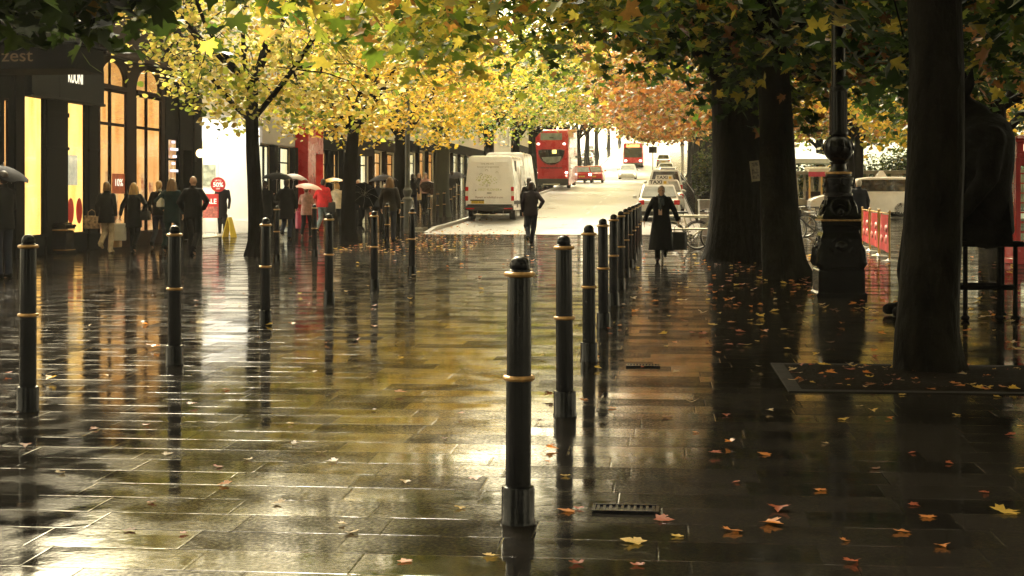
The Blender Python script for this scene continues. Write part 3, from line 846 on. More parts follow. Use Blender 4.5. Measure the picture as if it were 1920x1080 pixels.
part('cornice', M_DKSTONE, b, lambda q: (q.b6(.0, .35, 0, W, 6.5, 6.7),))
# --- the dark doorway building with a round lamp
ya, yb = fy(310.5), fy(377)
b, W = bld('dark_doorway_building', 'near-black shop entrance with one round glowing lamp beside the white shop', ya, yb)
walls(b, W, 7.4, [(.25, 1.1, .2, 2.9), (1.5, 2.35, .02, 2.6)], M_BLACK)
glazing(b, .25, 1.1, .2, 2.9, M_BLACK, L_GOODS, (), (2.3,))
part('door', M_BLACK, b, lambda q: (q.b6(-.5, -.44, 1.5, 2.35, .03, 2.58, .005),))
lp = part('lamp', L_LAMP, b, lambda q: q.ball((.20, fy(363) - ya, 2.52), .13))
part('bracket', M_BLACK, lp, lambda q: q.tube([(.0, fy(363) - ya, 2.30), (.14, fy(363) - ya, 2.28), (.20, fy(363) - ya, 2.40)], .015))
m = MB()
for i in range(5): m.b6(.02, .05, fy(318) - ya + .1 * (i % 3), fy(331) - ya - .13 * ((i * 2) % 3), 1.95 + .20 * i, 2.02 + .20 * i)
m.build('neon_sign', lit('white_violet_neon', (.9, .75, 1.0), (1, .95, .9), .3), b)
part('pilaster', M_BLACK, b, lambda q: q.b6(.0, .05, 1.12, 1.42, 0, 5.2, .015)); part('pilaster', M_BLACK, b, lambda q: q.b6(.0, .05, 2.45, W - .05, 0, 5.2, .015))
part('cornice', M_DKSTONE, b, lambda q: (q.b6(.0, .4, 0, W, 7.0, 7.25), q.b6(.0, .2, 0, W, 5.25, 5.4)))
# --- the white shop, its lobby open to the street
ya, yb = fy(378), fy(481)
b, W = bld('white_shop_building', 'brilliant white stucco shop with an open lit lobby and red sale signs', ya, yb)
D = 3.4
m = MB()
m.b6(-9, -D, 0, W, 0, 9.6)
m.b6(-D + .002, -.002, 0, .12, 0, 3.6); m.b6(-D + .002, -.002, W - .75, W, 0, 3.6); m.b6(-D + .002, -.002, 0, W, 3.602, 9.6)
m.build('wall', M_STUCCO, b)
part('lobby_floor', pm('pale_lobby_tiles', (.6, .56, .46), rough=.16, var=.1, scale=3), b, lambda q: q.b6(-D + .01, .0, .125, W - .755, .004, .03))
part('ceiling_light', L_WHITE, b, lambda q: [q.b6(-D + .3 + 1.0 * i, -D + .9 + 1.0 * i, .4, W - 1.0, 3.52, 3.575) for i in range(3)])
part('plinth', M_STUCCO, b, lambda q: (q.b6(-D + .3, -.0, W - .83, W - .757, .032, .45, .01),))
fa = part('fascia', lit('backlit_white_fascia', (1, .93, .74), (1, .95, .80), .6), b, lambda q: (q.b6(.0, .12, .05, W - .05, 2.95, 3.55, .01),))
part('string_course', M_STUCCO, b, lambda q: (q.b6(.0, .16, 0, W, 3.75, 3.92, .02), q.b6(.0, .3, 0, W, 9.2, 9.5, .03), q.b6(.0, .1, 0, W, 6.5, 6.62, .02)))
for k in (0, 1):
    sash(b, W * (.28 + .44 * k), 4.5, 1.0, 1.7); sash(b, W * (.28 + .44 * k), 7.0, 1.0, 1.5)
part('framed_picture', pm('grey_green_print', (.30, .32, .24), rough=.5, var=.5, scale=6), b, lambda q: q.b6(-1.95, -1.2, W - .80, W - .757, 1.6, 2.3))
# --- the grey-panelled shop
ya, yb = fy(482), fy(549)
b, W = bld('grey_panel_shop_building', 'shop with pale grey fascia panel and cream-lit windows between dark columns', ya, yb)
walls(b, W, 9.2, [(.3, 1.55, .35, 2.95), (2.1, 4.4, .35, 2.95)], M_CREAM)
glazing(b, .3, 1.55, .35, 2.95, M_BLACK, L_CREAM, (1.0,))
glazing(b, 2.1, 4.4, .35, 2.95, M_BLACK, L_CREAM, (3.2,), (2.4,))
part('fascia', M_GREYP, b, lambda q: (q.b6(.0, .16, .1, W - .3, 3.0, 3.9, .015),))
part('column', M_BLACK, b, lambda q: q.b6(.0, .22, 1.6, 2.02, 0, 2.98, .02)); part('column', M_BLACK, b, lambda q: q.b6(.0, .22, 4.5, W - .05, 0, 2.98, .02))
for k in range(3): sash(b, .9 + 1.6 * k, 4.6, .95, 1.7)
part('cornice', M_CREAM, b, lambda q: q.b6(.0, .35, 0, W, 8.8, 9.1, .02))
# --- the red shop
ya, yb = fy(550), fy(592)
b, W = bld('red_shop_building', 'scarlet painted shopfront with red columns in the row of shops', ya, yb)
walls(b, W, 9.4, [(1.7, 2.25, .1, 2.7), (2.7, 3.6, .4, 2.7)], M_DKRED)
glazing(b, 1.7, 2.25, .1, 2.7, M_RED, L_TAN)
glazing(b, 2.7, 3.6, .4, 2.7, M_RED, L_TAN)
part('column', M_RED, b, lambda q: (q.b6(.0, .5, .25, 1.55, .2, 4.0, .03), q.b6(.0, .55, .2, 1.6, .004, .198, .01)))
part('column', M_RED, b, lambda q: (q.b6(.0, .3, 3.7, W - .05, .0, 4.0, .03),))
part('column', pm('pale_gold_paint', (.6, .42, .16), rough=.4), b, lambda q: (q.b6(.0, .18, 2.30, 2.46, .0, 3.2, .01),))
part('fascia', M_RED, b, lambda q: (q.b6(.0, .3, 1.62, 3.68, 2.75, 3.4, .015),))
for k in range(2): sash(b, .9 + 1.6 * k, 4.8, .95, 1.7)
# --- the rest of the terrace, up the slope
TER = [(fy(593), fy(634), M_DKSTONE, L_TAN, M_BLACK, 'dark-columned shop with dim amber windows right of the red shop'),
       (fy(634.5), fy(690), M_CREAM, L_CREAM, M_BLACK, 'cream shop with a bright window and dark blind behind the golden tree'),
       (fy(690.5), fy(738), M_CREAM, L_TAN, M_BROWN, 'cream stucco shop partly hidden by the long-haired woman'),
       (fy(738.5), fy(778), M_STUCCO, L_CREAM, M_BLACK, 'white stucco shop with lit front, left of the mossy tree'),
       (fy(778.5), fy(812), M_CREAM, L_TAN, M_BLACK, 'cream building behind the mossy tree trunk'),
       (fy(812.5), 140, M_STUCCO, L_CREAM, M_BLACK, 'white terrace building up the slope behind the van'),
       (140.5, 185, M_CREAM, L_TAN, M_BLACK, 'pale terrace building high up the slope')]
for i, (ya, yb, mt, lt, fr, lab) in enumerate(TER):
    b, W = bld('terrace_building', lab, ya, yb)
    n = max(2, int(W / 3.4)); st = W / n
    walls(b, W, 9.5 + .5 * (i % 3), [(st * k + .35, st * (k + 1) - .35, .4, 2.8) for k in range(n)], mt)
    for k in range(n):
        glazing(b, st * k + .35, st * (k + 1) - .35, .4, 2.8, fr, lt, (st * (k + .5),), (2.3,))
        sash(b, st * (k + .5), 4.5, 1.0, 1.8)
        if i < 5: sash(b, st * (k + .5), 7.2, 1.0, 1.4)
    part('fascia', fr, b, lambda q: q.b6(.0, .18, .1, W - .1, 2.9, 3.5, .012))
    for k in range(n): part('column', fr, b, lambda q: q.b6(.0, .2, st * k + .02, st * k + .32, .0, 2.88, .015))
    part('cornice', mt, b, lambda q: q.b6(.0, .35, 0, W, 8.9, 9.2, .02))

# things shown in the white lobby
xs, ys_ = -14.75, fy(378) + 3.9
s_ = thing('sale_sign', 'round red 50% sale sign hanging in the white shop lobby', 'sign', (*at(409, 47.0), 0), TH)
part('disc', M_SIGNRED, s_, lambda q: q.disc((0, 0, 1.62), .23, .02, 'y', 28))
text_mesh('lettering', '50%', .19, M_WHITEL, s_, (0, -.013, 1.61), (R(90), 0, 0), 1.0, bold=.004)
text_mesh('lettering', 'UP TO', .07, M_WHITEL, s_, (0, -.013, 1.74), (R(90), 0, 0))
text_mesh('lettering', 'OFF', .07, M_WHITEL, s_, (0, -.013, 1.49), (R(90), 0, 0))
part('cord', M_BLACK, s_, lambda q: q.tube([(0, 0, 1.85), (0, 0, 3.5)], .006))
s_ = thing('sale_poster', 'red SALE poster board standing in the white shop lobby', 'poster', (*at(394, 47.6), .03), TH)
part('board', M_SIGNRED, s_, lambda q: (q.b6(-.26, .26, -.02, .02, .55, 1.30, .006),))
text_mesh('lettering', 'SALE', .22, M_WHITEL, s_, (0, -.024, 1.06), (R(90), 0, 0), .9, bold=.004)
part('lower_print', pm('pink_faded_print', (.5, .16, .14), rough=.5, var=.5, scale=14), s_, lambda q: q.b6(-.24, .24, -.026, -.0205, .58, .90))
part('leg', M_WHITEP, s_, lambda q: q.b6(-.2, -.17, -.015, .015, .0, .55)); part('leg', M_WHITEP, s_, lambda q: q.b6(.17, .2, -.015, .015, .0, .55))
s_ = thing('floor_sign', 'yellow folding wet-floor sign at the white shop doorway', 'sign', (*at(431, 46.4), .0), R(70))
m_y = pm('yellow_plastic', (.75, .58, .06), rough=.4, var=.08)
part('panel', m_y, s_, lambda q: q.add([(-.15, -.16, 0), (.15, -.16, 0), (.09, -.01, .62), (-.09, -.01, .62), (-.15, -.135, 0), (.15, -.135, 0), (.09, .012, .62), (-.09, .012, .62)], [(0, 1, 2, 3), (7, 6, 5, 4), (0, 4, 5, 1), (1, 5, 6, 2), (2, 6, 7, 3), (3, 7, 4, 0)]))
part('panel', m_y, s_, lambda q: q.add([(-.15, .16, 0), (.15, .16, 0), (.09, .014, .60), (-.09, .014, .60), (-.15, .185, 0), (.15, .185, 0), (.09, .038, .61), (-.09, .038, .61)], [(0, 1, 2, 3), (7, 6, 5, 4), (0, 4, 5, 1), (1, 5, 6, 2), (2, 6, 7, 3), (3, 7, 4, 0)]))
# ------------------------------------------------------------------ bollards
M_IRON = pm('black_cast_iron_paint', (.004, .004, .0055), rough=.22, var=.5, scale=9, bump=.0012, bscale=60, spec=.28)
M_GILT = pm('worn_gilt_band', (.46, .26, .09), rough=.38, metal=.35, var=.4, scale=22)
M_GREYI = pm('grey_green_iron_paint', (.075, .080, .075), rough=.4, var=.25, scale=6)
M_STEEL = pm('galvanised_steel', (.45, .44, .41), rough=.32, metal=.8, var=.15, scale=8)
M_RUBBER = pm('tyre_rubber', (.012, .012, .013), rough=.65, var=.3, scale=12)

def make_bollard():
    b = thing('bollard', '', 'bollard', (0, 0, 0))
    m = MB()
    m.lathe([(.0535, .158), (.0535, .60), (.0520, .62), (.0510, 1.035), (.047, 1.05), (.046, 1.062), (.040, 1.066), (.0425, 1.076), (.0415, 1.092), (.034, 1.107), (.021, 1.117), (.006, 1.120)], n=24)
    m.build('post', M_IRON, b)
    part('plinth', M_IRON, b, lambda q: q.lathe([(.074, -.03), (.074, .012), (.070, .018), (.070, .145), (.066, .155), (.056, .158)], n=24))
    for z, r in ((1.044, .0555), (.609, .0565)):
        part('gilt_band', M_GILT, b, lambda q: q.torus((0, 0, z), r, .0115, 28, 8, 'z'))
    return b
proto = make_bollard()
first = True
def put_bollard(x, y, label, group, sc_=1.0):
    global first
    o = proto if first else copy_tree(proto)
    first = False
    o.location = (x, y, gz(y) + (.11 if (x < -7.8 and y > 51) else 0)); o.rotation_euler = (R(random.uniform(-.5, .5)), R(random.uniform(-.5, .5)), random.uniform(0, 6))
    tag(o, label, 'bollard', group); return o
ORD = ['nearest', 'second', 'third', 'fourth', 'fifth', 'sixth', 'seventh', 'eighth', 'ninth', 'tenth', 'eleventh', 'twelfth', 'thirteenth']
for i in range(12):
    put_bollard(-.60 + .004 * i, 6.36 + 3.07 * i, ('large black bollard with two gilt bands, nearest to the camera of all' if i == 0 else f'{ORD[i]} black bollard from the camera in the long right-hand line' if i < 11 else 'last black bollard of the long right-hand line, beside the woman in a long coat'), 'bollards in the right-hand line')
for i, (px, py, X) in enumerate([(52, 770, -3.98), (327, 683, -3.95), (497, 609, -4.05), (617, 569, -4.08), (702, 543, -4.02), (772, 517, -4.05)]):
    x, y = gp(px, py)
    put_bollard(x, y, f'{ORD[i]} black bollard from the camera in the left-hand line' if i else 'black gilt-banded bollard at the far left edge, in front of the shops', 'bollards in the left-hand line')
BACK = [(519, 30.0, 'thin black bollard in front of the couple sharing a black umbrella'), (590, 32.6, 'thin black bollard in front of the red columns and red jacket'),
        (726, 36.5, 'thin black bollard hidden partly by the long-haired woman'), (754, 47.0, 'thin black bollard right beside the grey lamp post'),
        (805, 54.0, 'lone thin bollard on the footway left of the mossy tree'), (820.5, 58.0, 'bollard by the kerb, just left of the mossy trunk base'),
        (833, 59.5, 'bollard by the kerb against the mossy trunk base'), (845, 66.0, 'first of the close bollards at the van\'s left side'), (852, 69.5, 'second of the close bollards at the van\'s left side'), (859.5, 73.0, 'third of the close bollards at the van\'s left side')]
for px, d, lab in BACK:
    x, y = at(px, d); put_bollard(x, y, lab, 'bollards along the left footway')

# ------------------------------------------------------------------ ornate lamp
lx, ly = at(1572, 20.2)
lamp = thing('street_lamp', 'ornate black cast-iron lamp standard with gilt lines on a big square pedestal', 'street lamp', (lx, ly, 0), R(2))
part('pedestal', M_IRON, lamp, lambda q: (q.lathe([(.325, -.02), (.325, .06), (.30, .08), (.30, .36), (.285, .38)], sq=True), q.lathe([(.275, .381), (.265, .78), (.235, .86), (.235, .885)], sq=True)))
part('pedestal_cap', M_IRON, lamp, lambda q: (q.lathe([(.235, .886), (.25, .895), (.25, .93), (.262, .945), (.262, 1.005)], sq=True),))
part('gilt_line', M_GILT, lamp, lambda q: q.lathe([(.268, 1.006), (.272, 1.012), (.272, 1.024), (.262, 1.028)], sq=True))
part('ogee_base', M_IRON, lamp, lambda q: (q.lathe([(.25, 1.03), (.235, 1.08), (.18, 1.19), (.165, 1.30), (.165, 1.335)], sq=True),))
part('collar', M_IRON, lamp, lambda q: (q.lathe([(.165, 1.336), (.19, 1.345), (.19, 1.375), (.168, 1.385), (.175, 1.43), (.19, 1.52), (.19, 1.545), (.20, 1.555), (.20, 1.58), (.17, 1.60), (.17, 1.625)], n=28),))
part('gilt_line', M_GILT, lamp, lambda q: q.lathe([(.172, 1.626), (.178, 1.632), (.178, 1.652), (.165, 1.658)], n=28))
m = MB()
m.lathe([(.13, 1.66), (.105, 1.70), (.10, 1.76), (.12, 1.79)], n=24)
m.ball((0, 0, 1.97), (.198, .198, .195), 28, 18)
for i in range(14):
    a = 2 * PI * i / 14
    m.tube([(.17 * math.cos(a), .17 * math.sin(a), 2.075), (.205 * math.cos(a), .205 * math.sin(a), 1.98), (.16 * math.cos(a + .15), .16 * math.sin(a + .15), 1.86)], [.008, .014, .006], 6)
m.lathe([(.10, 2.14), (.125, 2.155), (.125, 2.19), (.112, 2.20)], n=24)
m.build('globe_knop', M_IRON, lamp)
m = MB()
m.lathe([(.112, 2.2), (.110, 2.72), (.125, 2.73), (.125, 2.78), (.098, 2.80), (.085, 4.6), (.10, 4.62), (.10, 4.68), (.05, 4.72)], n=24)
for i in range(10):
    a = 2 * PI * i / 10
    m.tube([(.112 * math.cos(a), .112 * math.sin(a), 2.2), (.110 * math.cos(a), .110 * math.sin(a), 2.72)], .010, 5)
m.build('column', M_IRON, lamp)
# cast relief: lion mask panels, scrolls and swags on each face
m = MB()
for k in range(4):
    Mk = Matrix.Rotation(k * PI / 2, 4, 'Z')
    m.ball((0, -.262, .68), (.085, .04, .07), 12, 8, Mk)
    m.ball((0, -.285, .66), (.035, .04, .03), 8, 6, Mk)
    m.tube([(-.12, -.262, .74), (-.07, -.275, .79), (0, -.27, .80), (.07, -.275, .79), (.12, -.262, .74)], .018, 6, M=Mk)
    for s in (-1, 1):
        m.tube([(s * .10, -.262, .60), (s * .15, -.272, .66), (s * .19, -.262, .60), (s * .16, -.264, .55), (s * .12, -.268, .57)], [.02, .02, .018, .014, .008], 6, M=Mk)
        m.tube([(s * .255, -.255, .38), (s * .285, -.285, .46), (s * .275, -.275, .62), (s * .245, -.245, .74)], [.035, .05, .04, .015], 8, M=Mk)
        m.tube([(s * .05, -.235, 1.08), (s * .10, -.225, 1.12), (s * .13, -.205, 1.20), (s * .10, -.18, 1.28)], [.012, .02, .02, .010], 6, M=Mk)
        m.tube([(s * .02, -.192, 1.50), (s * .07, -.2, 1.46), (s * .11, -.185, 1.50)], .010, 5, M=Mk)
        m.ball((s * .05, -.19, 1.48), .02, 8, 6, Mk)
    m.tube([(-.11, -.225, 1.14), (-.05, -.212, 1.20), (0, -.205, 1.22), (.05, -.212, 1.20), (.11, -.225, 1.14)], .014, 6, M=Mk)
    m.ball((0, -.222, 1.12), (.05, .03, .05), 10, 6, Mk)
    m.tube([(-.2, -.302, .40), (.2, -.302, .40)], .008, 5, M=Mk)
m.build('cast_relief', M_IRON, lamp)
lt = MB()
lt.lathe([(.10, 4.70), (.16, 4.74), (.24, 5.25), (.25, 5.27), (.10, 5.45), (.03, 5.55)], sq=True)
lt.build('lantern', M_IRON, lamp)

# grey lamp post on the left footway
x, y = at(764, 50.0)
lp = thing('lamp_post', 'slim grey-green iron lamp post on the left footway', 'lamp post', (x, y, gz(y)))
part('base', M_GREYI, lp, lambda q: q.lathe([(.17, 0), (.17, .1), (.15, .12), (.14, 1.05), (.17, 1.07), (.17, 1.13), (.10, 1.2), (.15, 1.35), (.15, 1.42), (.09, 1.5)], n=20))
part('shaft', M_GREYI, lp, lambda q: q.lathe([(.085, 1.5), (.075, 4.9), (.10, 4.95), (.04, 5.05)], n=16))
part('lantern', M_GREYI, lp, lambda q: q.lathe([(.08, 5.05), (.2, 5.5), (.21, 5.52), (.06, 5.7)], sq=True))

# litter bin by the black pilaster
x, y = at(112, 34.2)
bn = thing('litter_bin', 'black litter bin with gilt rim bands in front of the charcoal shop', 'litter bin', (x, y, 0), R(-8))
part('body', M_IRON, bn, lambda q: (q.b6(-.26, .26, -.2, .2, .03, .52, .03), q.b6(-.29, .29, -.23, .23, .0, .08, .02), q.b6(-.27, .27, -.21, .21, .56, .60, .01)))
part('lid', M_IRON, bn, lambda q: (q.b6(-.29, .29, -.23, .23, .60, .66, .02), q.b6(-.22, .22, -.17, .17, .66, .70, .02)))
part('gilt_band', M_GILT, bn, lambda q: (q.b6(-.265, .265, -.205, .205, .525, .545), q.b6(-.275, .275, -.215, .215, .085, .10)))
x, y = at(96, 35.2)
bn2 = copy_tree(bn); bn2.location = (x, y, 0); tag(bn2, 'second black litter bin half hidden behind the first, nearer the yellow window', 'litter bin', 'litter bins'); bn['group'] = 'litter bins'

# ------------------------------------------------------------------ gratings in the drainage line
for py, px, w_, lab in ((957, 1173, .29, 'black drain grating in the paving close to the nearest bollard'), (687, 1206, .27, 'black drain grating in the paving further up the line of bollards')):
    x, y = gp(px, py)
    g = thing('drain_grating', lab, 'grating', (x, y, 0), 0, 'drain gratings')
    part('frame', M_IRON, g, lambda q: (q.b6(-w_ / 2, w_ / 2, -.075, -.06, .0, .014), q.b6(-w_ / 2, w_ / 2, .06, .075, .0, .014), q.b6(-w_ / 2, -w_ / 2 + .014, -.059, .059, .0, .013), q.b6(w_ / 2 - .014, w_ / 2, -.059, .059, .0, .013), q.b6(-w_ / 2 + .015, w_ / 2 - .015, -.059, .059, .0, .006)))
    part('bars', M_IRON, g, lambda q: [q.b6(-w_ / 2 + .02 + k * (w_ - .05) / 9, -w_ / 2 + .032 + k * (w_ - .05) / 9, -.058, .058, .0062, .012) for k in range(10)])

# ------------------------------------------------------------------ notice on the leaning tree
x, y = at(1441, 24.4)
nb = thing('notice_board', 'small pale framed notice tied to the leaning trunk', 'notice', (x, y, 0), 0)
nb.rotation_euler = (0, R(-7), 0)
part('frame', pm('weathered_pale_wood', (.24, .19, .13), rough=.6, var=.3), nb, lambda q: (q.b6(-.075, .075, -.02, .0, 1.575, 1.615), q.b6(-.075, .075, -.02, .0, 1.875, 1.905), q.b6(-.075, -.055, -.02, .0, 1.616, 1.874), q.b6(.055, .075, -.02, .0, 1.616, 1.874)))
part('print', pm('faded_print', (.16, .13, .10), rough=.5, var=.8, scale=30), nb, lambda q: q.b6(-.055, .055, -.012, -.004, 1.616, 1.874))

# ------------------------------------------------------------------ railing with bicycles
M_RAILP = pm('pale_rail_paint', (.55, .50, .38), rough=.35, metal=.3, var=.15)
rx0, ry0 = at(1262, 35.6); rx1, ry1 = at(1349, 35.6)
rl = thing('railing', 'low pale two-bar railing behind the woman in the long coat', 'railing', (rx0, ry0, 0), math.atan2(ry1 - ry0, rx1 - rx0))
Lr = math.hypot(rx1 - rx0, ry1 - ry0)
part('rail', M_RAILP, rl, lambda q: q.tube([(-.3, 0, .83), (Lr + .4, 0, .83)], .024))
part('rail', M_RAILP, rl, lambda q: q.tube([(-.3, 0, .52), (Lr + .4, 0, .52)], .024))
for k, xx in enumerate((-.25, Lr * .94, Lr + .38)):
    part('post', M_IRON, rl, lambda q: q.tube([(xx, 0, 0), (xx, 0, .97)], .028))

def make_bike(name, label, x, y, rz, paint, lean=0.0, basket=False, group='parked bicycles'):
    b = thing(name, label, 'bicycle', (x, y, gz(y)), 0, group)
    b.rotation_euler = (R(lean), 0, rz)
    # wheel base along local x
    for k, wx in enumerate((-.52, .52)):
        wh = part('wheel', M_STEEL, b, lambda q: (q.torus((wx, 0, .34), .305, .012, 36, 6, 'y'), q.tube([(wx, -.03, .34), (wx, .03, .34)], .018),
                  [q.tube([(wx, 0, .34), (wx + .3 * math.cos(a * PI / 9), 0, .34 + .3 * math.sin(a * PI / 9))], .0016, 4, False) for a in range(18)]))
        part('tyre', M_RUBBER, wh, lambda q: q.torus((wx, 0, .34), .328, .017, 40, 8, 'y'))
        part('mudguard', paint, wh, lambda q: q.tube([(wx + .36 * math.cos(a), 0, .34 + .36 * math.sin(a)) for a in [R(30 + 10 * j) if k == 0 else R(40 + 10 * j) for j in range(13)]], .012, 6))
    bb, st, hd, hb = (-.06, 0, .29), (-.20, 0, .80), (.36, 0, .82), (.40, 0, .66)
    part('frame', paint, b, lambda q: (q.tube([bb, st], .016), q.tube([st, (.35, 0, .78)], .015), q.tube([bb, hb], .019), q.tube([hd, hb], .019), q.tube([hb, (.46, .0, .5), (.52, .035, .34)], [.016, .013, .010]), q.tube([hb, (.46, 0, .5), (.52, -.035, .34)], [.016, .013, .010]),
         q.tube([bb, (-.52, .035, .34)], .011), q.tube([bb, (-.52, -.035, .34)], .011), q.tube([(-.18, 0, .75), (-.52, .035, .34)], .009), q.tube([(-.18, 0, .75), (-.52, -.035, .34)], .009)))
    part('saddle', M_RUBBER, b, lambda q: (q.tube([(-.20, 0, .80), (-.225, 0, .90)], .012), q.loft([[(-.36 + .26 * t, (.08 * (1 - t) + .02) * math.cos(a * PI / 4), .915 + .02 * math.sin(a * PI / 4)) for a in range(8)] for t in (0, .15, .5, .9, 1)])))
    hbm = part('handlebar', M_STEEL, b, lambda q: (q.tube([hd, (.34, 0, .96)], .013), q.tube([(.22, -.27, .95), (.34, -.2, .97), (.36, 0, .97), (.34, .2, .97), (.22, .27, .95)], .012)))
    part('grip', M_RUBBER, hbm, lambda q: q.tube([(.30, -.23, .958), (.20, -.28, .95)], .017)); part('grip', M_RUBBER, hbm, lambda q: q.tube([(.30, .23, .958), (.20, .28, .95)], .017))
    part('crankset', M_RUBBER, b, lambda q: (q.torus((bb[0], -.045, bb[2]), .095, .008, 24, 6, 'y'), [q.tube([(bb[0], -.045, bb[2]), (bb[0] + .095 * math.cos(a * 1.2566), -.045, bb[2] + .095 * math.sin(a * 1.2566))], .010, 5) for a in range(5)],
         q.tube([(bb[0], -.06, bb[2]), (bb[0] + .03, -.06, .13)], .010), q.tube([(bb[0], .06, bb[2]), (bb[0] - .03, .06, .45)], .010)))
    part('pedal', M_RUBBER, b, lambda q: q.b6(bb[0] - .01, bb[0] + .08, -.15, -.065, .115, .14)); part('pedal', M_RUBBER, b, lambda q: q.b6(bb[0] - .08, bb[0] + .02, .065, .15, .44, .465))
    if basket:
        part('bag', M_IRON, b, lambda q: q.b6(.38, .66, -.17, .17, .66, .90, .05))
    return b
M_BIKEW = pm('pale_bicycle_enamel', (.55, .50, .38), rough=.3, var=.1)
M_BIKEB = pm('black_bicycle_enamel', (.012, .012, .014), rough=.3, var=.2)
x, y = at(1299, 36.0); make_bike('bicycle', 'pale-framed bicycle leaning on the low railing, left of the thick trunk', x, y, TH - R(2), M_BIKEW, lean=-4, basket=True)
x, y = at(1346, 36.9); make_bike('bicycle', 'dark bicycle at the railing half hidden by the thick trunk', x, y, TH + R(8), M_BIKEB, lean=4)
x, y = at(1524, 43.0); make_bike('bicycle', 'black bicycle with a front bag parked left of the ornate lamp', x, y, TH + PI + R(12), M_BIKEB, lean=3, basket=True)
x, y = at(1542, 46.0); make_bike('bicycle', 'black bicycle parked behind the lamp pedestal', x, y, TH + R(-20), M_BIKEB, lean=-3)

# ------------------------------------------------------------------ red café screens
M_BANNER = pm('red_banner_cloth', (.34, .014, .012), rough=.7, spec=.1, var=.35, scale=3, bump=.012, bscale=2.2)
M_BANNER2 = pm('pale_banner_print', (.42, .10, .07), rough=.6, var=.45, scale=9)
M_YPOST = pm('varnished_screen_post', (.58, .34, .07), rough=.35, var=.2)
def make_screen(label, p, q):
    L_ = math.hypot(q[0] - p[0], q[1] - p[1])
    s = thing('cafe_screen', label, 'café screen', (p[0], p[1], 0), math.atan2(q[1] - p[1], q[0] - p[0]), 'red café screens')
    m = MB(); nx, nz_ = 14, 8; vs, fs = [], []
    for e in (0, 1):
        for i in range(nx + 1):
            for j in range(nz_ + 1):
                u = i / nx
                sag = .02 * math.sin(u * PI) * (j / nz_)
                vs.append((.04 + u * (L_ - .08), .028 * math.sin(u * 9 + j * .3) * (.4 + .6 * j / nz_) + (.006 if e else -.006), .17 + .77 * j / nz_ - sag))
    K = (nx + 1) * (nz_ + 1)
    for e in (0, 1):
        for i in range(nx):
            for j in range(nz_):
                a = e * K + i * (nz_ + 1) + j
                f = (a, a + nz_ + 1, a + nz_ + 2, a + 1); fs.append(f if e else f[::-1])
    m.add(vs, fs, True); bn_ = m.build('banner', M_BANNER, s, fix=False)
    for zz, hh in ((.64, .15), (.42, .18)):
        for xx in (.3, .72):
            part('print', M_BANNER2, bn_, lambda g: (g.ball((L_ * xx, .0, zz), (L_ * .10, .040, hh * .55), 14, 8),))
    for xx in (.0, L_):
        part('post', M_YPOST, s, lambda g: (g.tube([(xx, 0, .02), (xx, 0, .99)], .018, 8), g.ball((xx, 0, 1.0), .026, 8, 6)))
        part('foot', M_STEEL, s, lambda g: (g.lathe([(.17, .0), (.17, .015), (.05, .035), (.03, .06)], (xx, 0, 0), 18),))
    part('rail', M_YPOST, s, lambda g: g.tube([(0, 0, .955), (L_, 0, .955)], .012, 6))
    return s
pa, pb = Vector(at(1668, 30.4)), Vector(at(1617, 38.2))
PTS = [pa.lerp(pb, t) for t in (0, .32, .35, .66, .69, 1.0)]
for i, lab in enumerate(('red café screen nearest the camera, with a yellow end post', 'middle red café screen of the row', 'red café screen farthest from the camera, beside the lamp pedestal')):
    make_screen(lab, PTS[2 * i], PTS[2 * i + 1])

# ------------------------------------------------------------------ telephone box
x, y = at(1936, 29.6)
M_TEL = pm('telephone_box_red', (.42, .010, .012), rough=.25, var=.15, scale=3, coat=.4)
tb = thing('telephone_box', 'red telephone box with glazing bars at the right edge, behind the bronze statue', 'telephone box', (x, y, 0), TH)
part('base', M_TEL, tb, lambda q: (q.b6(-.46, .46, -.46, .46, .0, .10, .01), q.b6(-.44, .44, -.44, .44, .101, .42, .008)))
part('frame', M_TEL, tb, lambda q: ([q.b6(sx * .44 - .045, sx * .44 + .045, sy * .44 - .045, sy * .44 + .045, .10, 2.05, .008) for sx in (-1, 1) for sy in (-1, 1)], q.b6(-.46, .46, -.46, .46, 2.051, 2.14, .008), q.b6(-.44, .44, -.44, .44, 1.92, 2.05)))
part('fascia', M_TEL, tb, lambda q: (q.b6(-.45, .45, -.45, .45, 2.141, 2.34, .01),))
part('roof', M_TEL, tb, lambda q: (q.b6(-.48, .48, -.48, .48, 2.341, 2.38, .01), q.loft([[(r * math.cos(a * PI / 4 + PI / 8), r * math.sin(a * PI / 4 + PI / 8), z) for a in range(8)] for r, z in ((.48, 2.382), (.46, 2.43), (.34, 2.49), (.15, 2.52), (.02, 2.525))], smooth=False)))
for k in range(4):
    Mk = Matrix.Rotation(k * PI / 2, 4, 'Z')
    g = MB()
    for zz in [.42 + .19 * i for i in range(8)] + [1.915]: g.box((0, -.435, zz), (.78, .035, .022), Mk)
    for xx in (-.39, -.25, .25, .39): g.box((xx, -.434, 1.165), (.02, .03, 1.50), Mk)
    wd = g.build('window', M_TEL, tb)
    g = MB(); g.box((0, -.432, 1.17), (.76, .008, 1.48), Mk); g.build('pane', M_GLASS, wd)
    g = MB(); g.box((0, -.452, 2.24), (.64, .012, .13), Mk); sp_ = g.build('sign_panel', lit('opal_sign_glow', (1, .80, .45), (1, .86, .55), .8), tb)
    e = Euler = Mk.to_euler()
    o = text_mesh('lettering', 'TELEPHONE', .10, M_BLACK, sp_, Mk @ Vector((0, -.4595, 2.24)), (R(90), 0, e.z), 1.0)
part('telephone', M_IRON, tb, lambda q: (q.b6(.1, .38, .2, .38, .95, 1.5, .02), q.b6(.12, .2, .12, .2, 1.2, 1.42, .01)))

